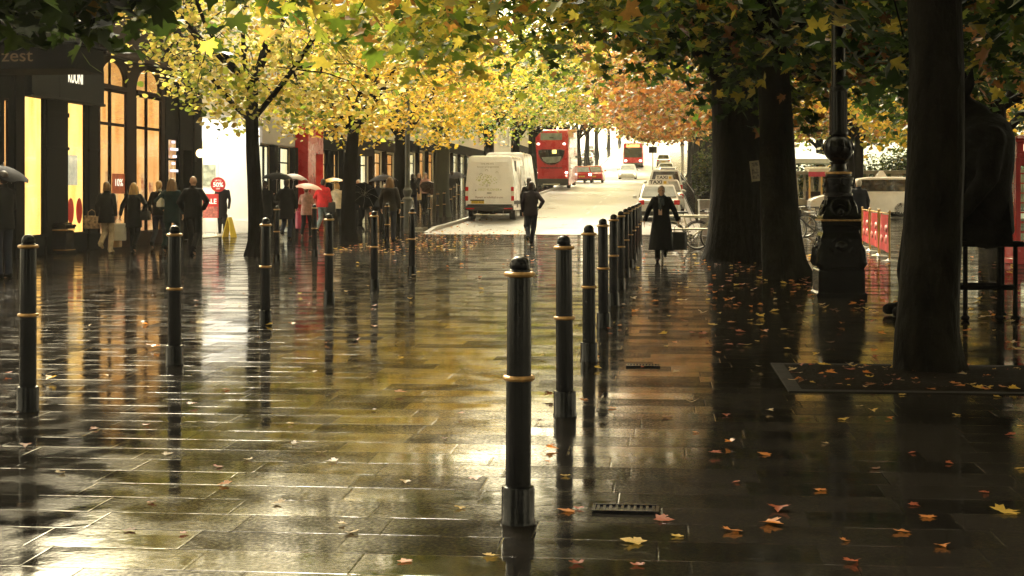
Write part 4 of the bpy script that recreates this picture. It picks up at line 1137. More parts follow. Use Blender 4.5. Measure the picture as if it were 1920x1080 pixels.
# ------------------------------------------------------------------ bronze statue on its bench
M_BRONZE = pm('dark_wet_bronze', (.008, .0075, .0075), rough=.85, spec=.03, metal=.0, var=.5, scale=7, bump=.014, bscale=16)
x, y = at(1846, 16.6)
bench = thing('metal_bench', 'thin dark metal bench under the bronze statue', 'bench', (x, y, 0), TH)
part('seat', M_BRONZE, bench, lambda q: q.b6(-.62, .34, -.30, .30, .80, .86, .015))
for sx in (-.6, -.27, .10, .27):
    part('leg', M_BRONZE, bench, lambda q: (q.tube([(sx, -.2, .0), (sx, -.2, .80)], .026), q.ball((sx, -.2, .03), (.05, .05, .035), 10, 6)))
for sx in (-.6, .27):
    part('leg', M_BRONZE, bench, lambda q: (q.tube([(sx, .24, .0), (sx, .24, .80)], .026), q.ball((sx, .24, .03), (.05, .05, .035), 10, 6)))
part('stretcher', M_BRONZE, bench, lambda q: (q.tube([(-.6, -.2, .36), (.27, -.2, .36)], .030), q.tube([(-.6, .24, .36), (.27, .24, .36)], .026)))
# ------------------------------------------------------------------ solid modelling by voxel union
def fuse(name, mb, mat, parent, vox=.012, smooth=3):
    me = bpy.data.meshes.new('tmp'); me.from_pydata(mb.v, [], mb.f)
    bm = bmesh.new(); bm.from_mesh(me); bmesh.ops.recalc_face_normals(bm, faces=bm.faces[:]); bm.to_mesh(me); bm.free()
    o = bpy.data.objects.new('tmp', me); COL.objects.link(o)
    r = o.modifiers.new('r', 'REMESH'); r.mode = 'VOXEL'; r.voxel_size = vox; r.use_smooth_shade = True
    if smooth:
        s = o.modifiers.new('s', 'SMOOTH'); s.iterations = smooth; s.factor = .5
    dg = bpy.context.evaluated_depsgraph_get()
    me2 = bpy.data.meshes.new_from_object(o.evaluated_get(dg)); me2.name = name
    bpy.data.objects.remove(o); bpy.data.meshes.remove(me)
    me2.polygons.foreach_set('use_smooth', [True] * len(me2.polygons))
    me2.materials.clear(); me2.materials.append(mat)
    q = bpy.data.objects.new(name, me2); COL.objects.link(q)
    if parent: q.parent = parent
    return q
def cap(m, a, b, ra, rb, n=10):
    m.tube([a, b], [ra, rb], n); m.ball(a, ra, n, 8); m.ball(b, rb, n, 8)
def chain(m, pts, rad, n=10):
    for i in range(len(pts) - 1): cap(m, pts[i], pts[i + 1], rad[i], rad[i + 1], n)
def ering(c, rx, ry, n=20):
    return [(c[0] + rx * math.cos(2 * PI * i / n), c[1] + ry * math.sin(2 * PI * i / n), c[2]) for i in range(n)]

def cloth(name, c, rough=.8, var=.25, scale=9):
    return pm('cloth_' + name, c, rough=rough, spec=.2, var=var, scale=scale, bump=.006, bscale=7)
SKIN = pm('skin', (.50, .28, .18), rough=.5, var=.08)
C_BLACK = cloth('black', (.005, .005, .006)); C_NAVY = cloth('dark_navy', (.012, .014, .022)); C_CHAR = cloth('charcoal', (.010, .010, .011))
C_JEAN = cloth('blue_denim', (.025, .036, .07)); C_DJEAN = cloth('dark_denim', (.018, .022, .038)); C_PALE = cloth('pale_stone', (.48, .38, .26))
C_TEAL = cloth('dark_teal', (.006, .022, .024)); C_RED = cloth('red', (.55, .025, .03)); C_WHITE = cloth('cream', (.62, .54, .40))
C_LEATHER = pm('brown_black_leather', (.016, .012, .008), rough=.5, spec=.25, var=.5, scale=6, bump=.012, bscale=9)
C_PLUM = cloth('dark_plum', (.016, .010, .017)); C_GREYJ = cloth('washed_denim', (.20, .24, .25)); C_SCARF = cloth('patterned_scarf', (.05, .06, .065), var=.8, scale=40)
C_PINK = cloth('dusty_pink', (.48, .27, .23))
H_DARK = pm('dark_brown_hair', (.022, .012, .007), rough=.5, var=.5, scale=20, bump=.006, bscale=30, stretch=(1, 1, .2))
H_BLOND = pm('blond_hair', (.42, .25, .09), rough=.5, var=.4, scale=20, bump=.006, bscale=30, stretch=(1, 1, .2))
H_LIGHTBR = pm('light_brown_hair', (.16, .085, .035), rough=.5, var=.5, scale=20, bump=.006, bscale=30, stretch=(1, 1, .2))
H_GREY = pm('grey_hair', (.30, .25, .19), rough=.55, var=.3, scale=20, bump=.006, bscale=30)
H_WHITE = pm('white_hair', (.58, .50, .42), rough=.55, var=.2, scale=20, bump=.006, bscale=30)

GAITS = {
    # knee, ankle, toe for the two legs (y forward, z up), unit height 1.75
    'stand': [((.10, .02, .49), (.10, -.01, .085), (.115, .15, .03)), ((-.10, .01, .49), (-.10, -.03, .085), (-.115, .13, .03))],
    'step': [((.095, .17, .50), (.10, .20, .09), (.105, .37, .05)), ((-.095, .02, .47), (-.095, -.27, .17), (-.10, -.16, .03))],
    'stepm': [((.095, .02, .47), (.095, -.27, .17), (.10, -.16, .03)), ((-.095, .17, .50), (-.10, .20, .09), (-.105, .37, .05))],
    'mid': [((.09, .10, .50), (.085, .02, .085), (.09, .18, .03)), ((-.09, .12, .49), (-.09, -.17, .24), (-.09, -.05, .13))],
    'cross': [((.06, .13, .49), (-.01, .06, .085), (-.01, .22, .03)), ((-.10, .05, .47), (-.05, -.28, .20), (-.05, -.17, .06))],
}
def arms_of(kind, s):
    S = Vector((s * .172, 0, 1.412))
    d = {'hang': ((s * .245, -.03, 1.16), (s * .255, .06, .92), (0, .1, -1)),
         'swing': ((s * .24, -.10, 1.17), (s * .25, -.06, .93), (0, .1, -1)),
         'fwd': ((s * .245, .06, 1.17), (s * .23, .20, .97), (0, .4, -1)),
         'wide': ((s * .29, -.04, 1.17), (s * .37, .04, .94), (s * .2, .1, -1)),
         'akimbo': ((s * .35, -.12, 1.20), (s * .235, .02, 1.03), (-s * .3, .6, -.5)),
         'bent': ((s * .27, -.04, 1.16), (s * .14, .22, 1.12), (-s * .5, .8, 0)),
         'umbrella': ((s * .25, .06, 1.17), (s * .15, .27, 1.26), (0, .3, .9)),
         'front': ((s * .25, .06, 1.17), (s * .08, .28, 1.08), (-s * .4, .7, -.1)),
         'pocket': ((s * .29, -.08, 1.17), (s * .215, .08, .98), (0, .5, -1)),
         'link': ((s * .30, .0, 1.17), (s * .30, .18, 1.04), (0, .9, -.3))}[kind]
    return S, Vector(d[0]), Vector(d[1]), Vector(d[2]).normalized()

def person(label, x, y, rz, h, gait='stand', la='hang', ra='hang', top=C_BLACK, legs=C_DJEAN, shoes=C_BLACK, length=.86, hair=H_DARK, style='short', bulk=1.0, face=False, collar=None,
           flare=.0, group='people on the promenade', hood=None, lean=0.0, skirt=False, headdrop=0.0, dz=0.0):
    """one body mesh, with hair and clothing as parts; faces local +y"""
    p = thing('person', label, 'person', (x, y, gz(y) + dz), rz, group, h / 1.75)
    lf = Vector((0, lean, 0))
    def up(v):  # the trunk leans from the hips
        v = Vector(v); return v + lf * max(0, v.z - .95) / .6
    G = GAITS[gait]
    hip = [Vector((.09, 0, .92)), Vector((-.09, 0, .92))]
    hd = up((0, .02 + headdrop * .5, 1.625 - headdrop * .35))
    # body
    m = MB()
    m.loft([ering(up((0, .0, z)), rx, ry) for z, rx, ry in ((.84, .10, .08), (.90, .155, .105), (.98, .158, .108), (1.08, .135, .095), (1.20, .145, .10), (1.32, .165, .105), (1.42, .150, .085), (1.47, .075, .06))])
    cap(m, up((0, -.005, 1.44)), hd + Vector((0, -.015, -.06)), .052, .050)
    m.ball(hd + Vector((0, -.01, .025)), (.074, .092, .098), 16, 12); m.ball(hd + Vector((0, .022, -.045)), (.056, .066, .066), 14, 10)
    cap(m, hd + Vector((0, .088, .012)), hd + Vector((0, .104, -.018)), .009, .014, 8)
    m.ball(hd + Vector((0, .075, -.085)), (.026, .022, .018), 8, 6)
    for s in (-1, 1):
        m.ball(hd + Vector((s * .076, -.01, .0)), (.010, .020, .030), 8, 6)
        m.ball(hd + Vector((s * .030, .073, .035)), (.026, .014, .010), 8, 6)
    arms = []
    for s, kind in ((1, ra), (-1, la)):
        S, E, Wr, hdir = arms_of(kind, s)
        S, E, Wr = up(S), up(E), up(Wr)
        arms.append((S, E, Wr, hdir, s))
        chain(m, [S, E, Wr], [.048, .038, .026])
        side = Vector((0, 1, 0)) if abs(hdir.y) < .75 else Vector((-s * 1.0, 0, .3))
        side = (side - hdir * side.dot(hdir)).normalized()
        pal = Wr + hdir * .085
        nrm = hdir.cross(side)
        for q in (-.026, 0.0, .026): cap(m, Wr + hdir * .02 + side * q * .6, pal + side * q, .016, .015, 8)
        for f_, (q, ln) in enumerate(((.034, .066), (.012, .078), (-.011, .072), (-.033, .056))):
            a = pal + side * q; cu = -s * .35 if kind not in ('umbrella', 'front') else -s * .8
            b_ = a + (hdir + nrm * cu * .5).normalized() * ln * .55; c_ = b_ + (hdir + nrm * cu * 1.7).normalized() * ln * .5
            chain(m, [a, b_, c_], [.0105, .0098, .0085], 6)
        t0 = Wr + hdir * .03 + side * .022
        chain(m, [t0, t0 + (hdir * .55 + side * .8).normalized() * .045, t0 + (hdir * .55 + side * .8).normalized() * .045 + (hdir * .95 + side * .2).normalized() * .032], [.014, .0115, .010], 6)
    for k in (0, 1):
        kn, an, to = [Vector(q) for q in G[k]]
        chain(m, [hip[k], kn, an], [.082, .056, .038])
        chain(m, [an + Vector((0, -.03, -.035)), to], [.036, .028])
    fuse('body', m, SKIN, p, .0085, 2)
    # trousers
    if legs:
        m = MB()
        m.loft([ering((0, 0, z), rx * bulk, ry * bulk) for z, rx, ry in ((.80, .10, .09), (.86, .17, .12), (.98, .172, .122), (1.05, .155, .11))])
        for k in (0, 1):
            kn, an, to = [Vector(q) for q in G[k]]
            an2 = an + (kn - an).normalized() * .02
            chain(m, [hip[k], kn, an2], [.098 * bulk, .074, .062])
            m.tube([an2 + (kn - an2) * .3, an2, an2 - (kn - an2).normalized() * .045], [.062, .066, .070], 12)
        fuse('trousers', m, legs, p, .013, 3)
    for k in (0, 1):
        kn, an, to = [Vector(q) for q in G[k]]
        m = MB()
        chain(m, [an + Vector((0, -.035, -.03)), an + (to - an) * .55 + Vector((0, 0, .0)), to + Vector((0, .02, 0))], [.046, .044, .036], 10)
        m.ball(an + Vector((0, -.04, -.055)), (.040, .045, .028), 10, 6)
        fuse('shoe', m, shoes, p, .010, 2)
    # coat or jacket
    if top:
        m = MB(); bk = bulk
        prof = [(1.49, .085, .075), (1.445, .150, .100), (1.36, .186, .126), (1.22, .178, .128), (1.08, .170, .125), (.98, .188, .138)]
        for z in (.86, .75, .64, .52, .40, .28):
            if z >= length - .02: prof.append((z, .192 + flare * (.98 - z), .145 + flare * 1.15 * (.98 - z)))
        prof.append((length - .0, prof[-1][1] * 1.01, prof[-1][2] * 1.01))
        if prof[-1][0] >= prof[-2][0] - .005: prof.pop()
        m.loft([ering(up((0, -.005, z)), rx * bk, ry * bk, 24) for z, rx, ry in prof])
        for S, E, Wr, hdir, s in arms:
            chain(m, [S + Vector((-s * .015, 0, -.005)), E, Wr - (Wr - E).normalized() * .015], [.072 * bk, .058 * bk, .047 * bk], 12)
            c_ = (Wr - E).normalized(); m.tube([Wr - c_ * .06, Wr - c_ * .0], [.048 * bk, .050 * bk], 12)
        j = fuse('coat' if length < .7 else 'jacket', m, top, p, .013, 3)
        m = MB(); m.tube([up((0, -.005, 1.45)), up((0, .0, 1.50)), up((0, .005, 1.535))], [.078, .076, .074], 16)
        m.build('collar', collar or top, p)
    # hair
    m = MB()
    if style == 'bald':
        pass
    else:
        m.ball(hd + Vector((0, -.024, .040)), (.084, .094, .100), 16, 12)
        if style == 'short': m.ball(hd + Vector((0, -.045, -.02)), (.074, .066, .07), 12, 8)
        if style == 'bob':
            m.ball(hd + Vector((0, -.04, -.03)), (.092, .075, .095), 14, 10)
            for s in (-1, 1): cap(m, hd + Vector((s * .076, .0, .03)), hd + Vector((s * .082, .0, -.085)), .028, .030)
        if style == 'long':
            m.loft([ering(hd + Vector((0, -.045 - .02 * t, .05 - .40 * t)), .090 + .035 * math.sin(t * 2.6), .070 - .012 * t, 18) for t in (0, .15, .3, .5, .7, .9, 1)])
            for s in (-1, 1): chain(m, [hd + Vector((s * .074, .015, .04)), hd + Vector((s * .094, .01, -.1)), hd + Vector((s * .10, .03, -.24))], [.026, .032, .022])
        if style == 'tied':
            m.ball(hd + Vector((0, -.04, -.01)), (.078, .07, .08), 12, 8); chain(m, [hd + Vector((0, -.11, .02)), hd + Vector((0, -.15, -.05)), hd + Vector((0, -.13, -.16))], [.03, .034, .016])
        fuse('hair', m, hair, p, .011, 2)
    if hood:
        m = MB(); m.loft([ering(hd + Vector((0, -.035 + dy, dz_)), rx, ry, 18) for dz_, rx, ry, dy in ((-.14, .12, .10, 0), (-.06, .105, .105, -.01), (.04, .104, .11, -.01), (.10, .085, .095, 0), (.135, .04, .05, 0))])
        fuse('hood', m, hood, p, .012, 3)
    if face:
        for s in (-1, 1): part('eye', C_BLACK, p, lambda q: q.ball(hd + Vector((s * .030, .083, .018)), (.011, .006, .007), 8, 6))
        part('mouth', pm('lips', (.30, .09, .07), rough=.4), p, lambda q: q.tube([hd + Vector((-.022, .078, -.055)), hd + Vector((0, .087, -.053)), hd + Vector((.022, .078, -.055))], [.003, .006, .003], 6))
    p['grips'] = 0
    sc_ = h / 1.75
    Mw = Matrix.Translation((x, y, gz(y) + dz)) @ Matrix.Rotation(rz, 4, 'Z') @ Matrix.Scale(sc_, 4)
    hands = {('r' if s > 0 else 'l'): Mw @ (Wr + hdir * .09) for S, E, Wr, hdir, s in arms}
    del p['grips']
    return p, hands, Mw

def umbrella(label, hand, canopy_h, tilt, cloth_, r=.50, depth_=.22, group='umbrellas', rz=0.0, stripes=None):
    """handle at the hand; shaft up to the canopy"""
    u = thing('umbrella', label, 'umbrella', tuple(hand), 0, group)
    u.rotation_euler = (tilt[0], tilt[1], rz)
    part('handle', C_BLACK, u, lambda q: q.tube([(0, 0, .05), (0, 0, -.05), (0, .02, -.085), (0, .05, -.085), (0, .06, -.06)], .013))
    part('shaft', M_STEEL, u, lambda q: q.tube([(0, 0, .05), (0, 0, canopy_h + .06)], .006))
    m = MB(); n = 8; rings = []
    for t in (0, .2, .4, .6, .8, 1.0):
        ring = []
        for i in range(n * 4):
            a = 2 * PI * i / (n * 4); fr = (i % 4) / 4
            sc_ = 1 - .10 * math.sin(PI * fr) * t
            ring.append((r * t * sc_ * math.cos(a) + (.002 * math.cos(a) if t == 0 else 0), r * t * sc_ * math.sin(a) + (.002 * math.sin(a) if t == 0 else 0), canopy_h - depth_ * t ** 1.9 + (.03 * math.sin(PI * fr) * t * t)))
        rings.append(ring)
    inner = [[(q[0] * .99, q[1] * .99, q[2] - .004) for q in rg] for rg in rings[::-1]]
    m.loft(rings + inner, cap=False); m.build('canopy', cloth_, u)
    part('ribs', M_STEEL, u, lambda q: ([q.tube([(0, 0, canopy_h - .012)] + [(r * t * .985 * math.cos(2 * PI * i / n), r * t * .985 * math.sin(2 * PI * i / n), canopy_h - .012 - depth_ * t ** 1.9) for t in (.4, .7, 1)], .003, 4) for i in range(n)],
                                    [q.tube([(0, 0, canopy_h - .22), (r * .5 * math.cos(2 * PI * i / n), r * .5 * math.sin(2 * PI * i / n), canopy_h - .012 - depth_ * .27)], .003, 4) for i in range(n)]))
    return u

def bag(name, label, hand, size, mat, rz=0.0, handle=.16, cat='bag', hmat=None):
    b = thing(name, label, cat, (hand[0], hand[1], hand[2]), rz, 'bags being carried')
    w_, d_, h_ = size
    m = MB()
    m.loft([[(sx * w_ / 2 * k, sy * d_ / 2 * q, -handle - h_ * t) for sx, sy in ((-1, -.6), (-.7, -1), (.7, -1), (1, -.6), (1, .6), (.7, 1), (-.7, 1), (-1, .6))] for t, k, q in ((0, .92, .45), (.08, .95, .7), (.5, 1.0, 1.0), (.9, 1.0, 1.0), (1, .94, .9))], smooth=False)
    m.build('body', mat, b)
    for s in (-1, 1):
        part('handle', hmat or mat, b, lambda q: q.tube([(-w_ * .28, s * d_ * .22, -handle - .01), (-w_ * .22, s * .015, -handle * .35), (0, s * .008, .0), (w_ * .22, s * .015, -handle * .35), (w_ * .28, s * d_ * .22, -handle - .01)], .006, 6))
    return b

U_BLACK = pm('black_umbrella_cloth', (.003, .003, .004), rough=.7, spec=.06, var=.3); U_GREY = pm('grey_umbrella_cloth', (.035, .032, .04), rough=.7, spec=.1, var=.25)
U_PINK = pm('pink_striped_umbrella_cloth', (.58, .34, .27), rough=.5, var=.3, scale=3, stretch=(1, 1, 9)); U_YEL = pm('yellow_umbrella_cloth', (.75, .42, .03), rough=.45, var=.15)
U_BROWN = pm('brown_umbrella_cloth', (.16, .10, .08), rough=.5, var=.25)
B_WHITE = pm('white_carrier_bag', (.72, .66, .56), rough=.35, var=.12); B_TAN = pm('tan_paper_bag', (.42, .27, .15), rough=.7, var=.2); B_BLACK = pm('black_bag_leather', (.010, .010, .011), rough=.4, var=.3)
B_PINK = pm('pink_carrier_bag', (.62, .05, .15), rough=.4, var=.2); B_BEIGE = pm('beige_paper_bag', (.55, .38, .20), rough=.7, var=.15); B_ORANGE = pm('orange_glossy_bag', (.75, .22, .06), rough=.35, var=.2)
B_FLOWER = pm('patterned_tote', (.34, .22, .13), rough=.7, var=.8, scale=14)

def P(px, py): return gp(px, py)
rA = 0.0; rT = PI
# 1 man at the far left with a black umbrella
x, y = P(6, 522)
p, H, _ = person('person in dark clothes under a black umbrella at the left edge of the frame', x, y, R(62), 1.72, 'stand', 'hang', 'umbrella', C_BLACK, C_DJEAN, length=.80, style='short', group='people walking past the shops')
umbrella('black umbrella at the left edge, in front of the café', H['r'], .50, (R(4), R(10)), U_BLACK, .46, .20)
# 2 woman with light trousers
x, y = P(200, 474)
p, H, _ = person('woman in a dark jacket and pale trousers walking away past the charcoal shop', x, y, rA, 1.62, 'mid', 'hang', 'swing', C_CHAR, C_PALE, C_PALE, length=.74, hair=H_LIGHTBR, style='bob', flare=.10, group='people walking past the shops')
bag('tote_bag', 'patterned brown tote bag carried on the left of the woman with pale trousers', H['l'] + Vector((-.14, 0, .22)), (.36, .16, .30), B_FLOWER, handle=.14)
x2, y2 = P(222, 470)
# 3 blonde
x, y = P(251, 472)
p, H, _ = person('blonde woman in a black coat walking away with shopping bags', x, y, rA, 1.60, 'stepm', 'wide', 'akimbo', C_BLACK, C_BLACK, C_BLACK, length=.62, hair=H_BLOND, style='long', flare=.06, group='people walking past the shops')
bag('carrier_bag', 'white carrier bag hanging between the two women by the tan shop', H['l'], (.30, .14, .40), B_WHITE, R(20), .12)
bag('paper_bag', 'tan paper bag low behind the white carrier bag', H['l'] + Vector((-.16, .12, -.30)), (.30, .2, .26), B_TAN, R(-10), .12)
bag('handbag', 'small black handbag with a bright clasp on the blonde woman', H['r'] + Vector((.05, -.06, .18)), (.30, .14, .22), B_BLACK, 0, .12)
# 4 pale-collared person
x, y = P(298, 466)
person('fair-haired person with a pale scarf half hidden behind the teal coat', x, y, rA, 1.66, 'step', 'hang', 'hang', C_BLACK, C_DJEAN, hair=H_BLOND, style='tied', collar=C_WHITE, group='people walking past the shops')
# 5 teal
x, y = P(322, 473)
p, H, _ = person('brown-haired woman in a dark teal coat with a white bag at her side', x, y, rA, 1.70, 'step', 'akimbo', 'hang', C_TEAL, C_TEAL, length=.70, hair=H_LIGHTBR, style='long', flare=.05, group='people walking past the shops')
bag('shoulder_bag', 'small white shoulder bag at the teal woman\'s left elbow', H['l'] + Vector((-.06, -.12, .42)), (.14, .24, .22), B_WHITE, 0, .10)
# 6 bald man
x, y = P(362, 478)
person('bald man in a black jacket walking away beside the white shop', x, y, rA, 1.74, 'stepm', 'pocket', 'akimbo', C_BLACK, C_BLACK, length=.84, style='bald', bulk=1.1, group='people walking past the shops')
# 7, 8 couple under the black umbrella
x, y = P(497, 452)
p, H, _ = person('dark-haired man in black on the left of the couple sharing an umbrella', x, y, rA, 1.70, 'stand', 'pocket', 'umbrella', C_BLACK, C_BLACK, length=.76, bulk=1.12, group='people walking past the shops')
x, y = P(537, 449)
p, H2, _ = person('person in long black coat and jeans, right of the couple under the black umbrella', x, y, rA, 1.76, 'mid', 'bent', 'hang', C_BLACK, C_JEAN, length=.60, hair=H_DARK, bulk=1.1, flare=.08, group='people walking past the shops')
umbrella('black umbrella held over the couple in black coats', H['r'] + Vector((.12, -.05, 0)), .64, (R(6), R(3)), U_BLACK, .46, .17)
x, y = P(557, 446)
p, H, _ = person('person in a pale pink coat beneath a pink umbrella beside the red columns', x, y + 1.2, rA, 1.55, 'step', 'umbrella', 'hang', C_PINK, C_CHAR, length=.75, hair=H_LIGHTBR, group='people walking past the shops')
umbrella('pale pink striped umbrella beside the red columns', H['l'] + Vector((.10, 0, 0)), .46, (R(5), R(8)), U_PINK, .44, .15)
x, y = P(558, 447)
bag('carrier_bag', 'bright pink carrier bag hanging by the jeans of the couple', Vector((x + .02, y, .92)), (.13, .26, .52), B_PINK, R(30), .10)
umbrella('brown umbrella tilted behind the couple\'s black umbrella', Vector((*at(548, 46), 1.35)), .60, (R(0), R(6)), U_BROWN, .46, .18)
# 11 red jacket
x, y = P(606, 437)
p, H, _ = person('man in a bright red jacket and washed jeans with a dark shoulder bag', x, y, R(-12), 1.78, 'step', 'bent', 'hang', C_RED, C_GREYJ, length=.84, hair=H_DARK, bulk=1.12, group='people walking past the shops')
bag('shoulder_bag', 'dark messenger bag at the right hip of the red-jacketed man', H['r'] + Vector((-.02, -.05, .32)), (.34, .14, .34), B_BLACK, 0, .14)
x, y = P(632, 432)
p, H, _ = person('woman in a cream jacket under a yellow umbrella, left of the golden tree', x, y, R(20), 1.64, 'stepm', 'umbrella', 'bent', C_WHITE, C_BLACK, length=.80, hair=H_BLOND, style='bob', group='people walking past the shops')
umbrella('yellow umbrella left of the golden tree', H['l'] + Vector((.05, 0, 0)), .56, (R(0), R(-4)), U_YEL, .46, .16)
# 13 dark group right of the golden tree trunk
x, y = P(672, 425)
p, H, _ = person('person in a pale cap and black coat right of the golden tree trunk', x, y, R(160), 1.72, 'stand', 'hang', 'bent', C_BLACK, C_BLACK, length=.62, hair=H_WHITE, face=True, group='people by the left-hand trees')
x, y = P(684, 428)
p, H, _ = person('person in black turned away carrying a bag with an orange spot', x, y, R(-20), 1.66, 'step', 'hang', 'hang', C_BLACK, C_BLACK, length=.70, hair=H_DARK, group='people by the left-hand trees')
b = bag('handbag', 'black handbag with a glossy orange patch near the golden tree', H['r'], (.30, .16, .28), B_BLACK, 0, .12)
part('orange_patch', B_ORANGE, b, lambda q: q.ball((0, -.085, -.27), (.075, .02, .07), 12, 8))
umbrella('black umbrella held low and edge-on right of the golden tree trunk', Vector((*at(682, 46.5), 1.28)), .22, (R(-62), R(10)), U_BLACK, .46, .2)
# 15 hooded woman
x, y = P(712, 436)
person('woman in a pale-rimmed hood facing the camera behind the long-haired woman', x, y + 1.0, R(170), 1.60, 'stand', 'front', 'hang', C_BLACK, C_BLACK, length=.7, hood=C_WHITE, face=True, style='short', group='people by the left-hand trees')
x, y = at(708, 50)
p, H, _ = person('person in navy holding a grey umbrella far behind the long-haired woman', x, y, R(0), 1.76, 'stand', 'hang', 'umbrella', C_NAVY, C_BLACK, group='people by the left-hand trees')
umbrella('grey umbrella above the hooded woman', H['r'], .58, (0, R(-3)), U_GREY, .50, .22)
# 16 the long haired woman
x, y = P(731, 454)
person('woman with long light-brown hair and a brown leather jacket, standing with her back turned', x, y, R(-6), 1.80, 'stand', 'hang', 'hang', C_LEATHER, C_DJEAN, length=.84, hair=H_LIGHTBR, style='long', bulk=1.08, group='people by the left-hand trees')
# 17 the bag carrier walking towards us
x, y = P(786, 402)
p, H, _ = person('woman in black walking to the camera holding a beige paper bag in front of her', x, y, R(176), 1.72, 'step', 'front', 'front', C_BLACK, C_BLACK, length=.74, hair=H_LIGHTBR, style='long', face=True, group='people by the left-hand trees', dz=.11)
hm = (H['l'] + H['r']) / 2
bag('paper_bag', 'beige paper bag held in front of the woman in black', hm + Vector((0, -.10, .04)), (.38, .14, .50), B_BEIGE, R(-6), .06)
x, y = at(798, 66)
p, H, _ = person('person in a pink jacket beneath a brown umbrella behind the bag carrier', x, y, R(170), 1.74, 'stand', 'umbrella', 'hang', C_PINK, C_BLACK, hair=H_LIGHTBR, face=True, group='people by the left-hand trees', dz=.11)
umbrella('brown umbrella in front of the mossy tree', Vector((*at(806, 63), 1.42)), .36, (R(-35), R(12)), U_BROWN, .50, .22)
x, y = at(848, 74)
p, H, _ = person('person carrying a dark umbrella on the footway left of the van', x, y, R(0), 1.72, 'stand', 'hang', 'umbrella', C_BLACK, C_BLACK, group='people by the left-hand trees', dz=.11)
umbrella('dark grey umbrella above the kerbside bollards left of the van', H['r'], .36, (R(10), R(0)), U_GREY, .56, .26)
x, y = at(774, 64)
person('dark-haired person walking away up the footway left of the bag carrier', x, y, R(0), 1.74, 'step', 'hang', 'hang', C_CHAR, C_DJEAN, hair=H_DARK, style='bob', group='people by the left-hand trees', dz=.11)
# 18 the crossing person
x, y = P(996, 458)
p, H, _ = person('person in a dark plum jacket and jeans walking away up the middle of the road', x, y, R(-4), 1.66, 'cross', 'hang', 'akimbo', C_PLUM, C_DJEAN, length=.80, hair=H_DARK, style='bob', group=None, lean=.03)
x, y = at(992, 52)
person('dark-haired person in the road just beyond the plum jacket', x, y, R(0), 1.80, 'step', 'hang', 'hang', C_BLACK, C_BLACK, hair=H_DARK, style='short', group=None)
# 19 the woman in the long coat
x, y = P(1240, 491)
p, H, Mw = person('woman in an ankle-length black coat and patterned scarf walking towards the camera', x, y, R(180) - TH * .0, 1.54, 'mid', 'wide', 'wide', C_BLACK, C_BLACK, length=.27, hair=H_GREY, style='short', flare=.13, bulk=1.06, face=True, group=None, headdrop=.09)
m = MB()
m.torus((0, .01, 1.475), .088, .032, 20, 8, 'z')
chain(m, [(.03, .085, 1.46), (.035, .135, 1.33), (.02, .15, 1.17)], [.035, .04, .035])
chain(m, [(-.03, .085, 1.46), (-.04, .135, 1.30)], [.032, .03])
fuse('scarf', m, C_SCARF, p, .012, 2)
part('badge', pm('pale_pass_card', (.62, .40, .28), rough=.4), p, lambda q: q.b6(-.015, .065, .168, .176, 1.06, 1.19))
bag('tote_bag', 'stiff black handbag hanging from the coated woman\'s left hand', H['l'], (.34, .15, .36), B_BLACK, R(4), .15)
# 20 white-haired man by the lamp
x, y = at(1610, 41.5)
person('white-haired man in a dark jacket standing behind the red café screens', x, y, R(10), 1.74, 'stand', 'hang', 'hang', C_NAVY, C_BLACK, hair=H_WHITE, style='short', bulk=1.15, group=None)

# ------------------------------------------------------------------ the seated bronze
st = thing('bronze_statue', 'hulking dark bronze of a seated long-eared animal figure partly behind the nearest trunk', 'statue', (bench.location.x, bench.location.y, 0), TH - PI / 2)
m = MB()
m.loft([ering((-.17 + dx, dy, z), rx, ry, 24) for z, rx, ry, dx, dy in ((.865, .30, .28, .02, 0), (.95, .40, .36, .02, 0), (1.15, .40, .34, .04, 0), (1.45, .42, .33, .06, -.02), (1.75, .47, .36, .09, -.03), (1.98, .46, .36, .08, -.02), (2.14, .38, .30, .04, 0), (2.25, .22, .2, -.02, .02))])
m.ball((-.05, -.26, 1.45), (.31, .24, .42), 20, 14)
m.ball((.18, -.05, 1.95), (.22, .26, .2), 16, 10)
chain(m, [(.30, -.02, 1.95), (.38, -.08, 1.55), (.30, -.30, 1.22)], [.16, .12, .09]); chain(m, [(-.55, -.02, 1.95), (-.62, -.1, 1.55), (-.5, -.32, 1.2)], [.16, .12, .09])
chain(m, [(.30, -.30, 1.22), (.22, -.40, 1.06)], [.09, .06])
chain(m, [(-.15, -.05, 2.2), (-.22, -.22, 2.33)], [.18, .16]); m.ball((-.24, -.32, 2.33), (.14, .2, .13), 14, 10); m.ball((-.26, -.47, 2.28), (.09, .12, .08), 12, 8)
chain(m, [(-.16, -.18, 2.42), (-.12, -.13, 2.58), (-.13, -.10, 2.74)], [.05, .065, .018]); chain(m, [(-.30, -.18, 2.42), (-.36, -.12, 2.58), (-.38, -.1, 2.72)], [.05, .065, .018])
for s in (-.42, .02):
    chain(m, [(s, -.18, .98), (s - .06, -.62, .98), (s - .10, -.72, .50), (s - .12, -.70, .14)], [.19, .15, .11, .075]); chain(m, [(s - .12, -.68, .09), (s - .14, -.92, .07)], [.085, .065])
fuse('figure', m, M_BRONZE, st, .022, 3)
part('drapery', M_BRONZE, st, lambda q: q.loft([[(.20 + .16 * t + .02 * math.sin(6 * u), -.30 + .5 * u, 1.28 - .48 * t + .02 * math.cos(7 * u)) for u in (0, .2, .4, .6, .8, 1, 1, .8, .6, .4, .2, 0)] for t in (0, .3, .6, 1)], smooth=True))

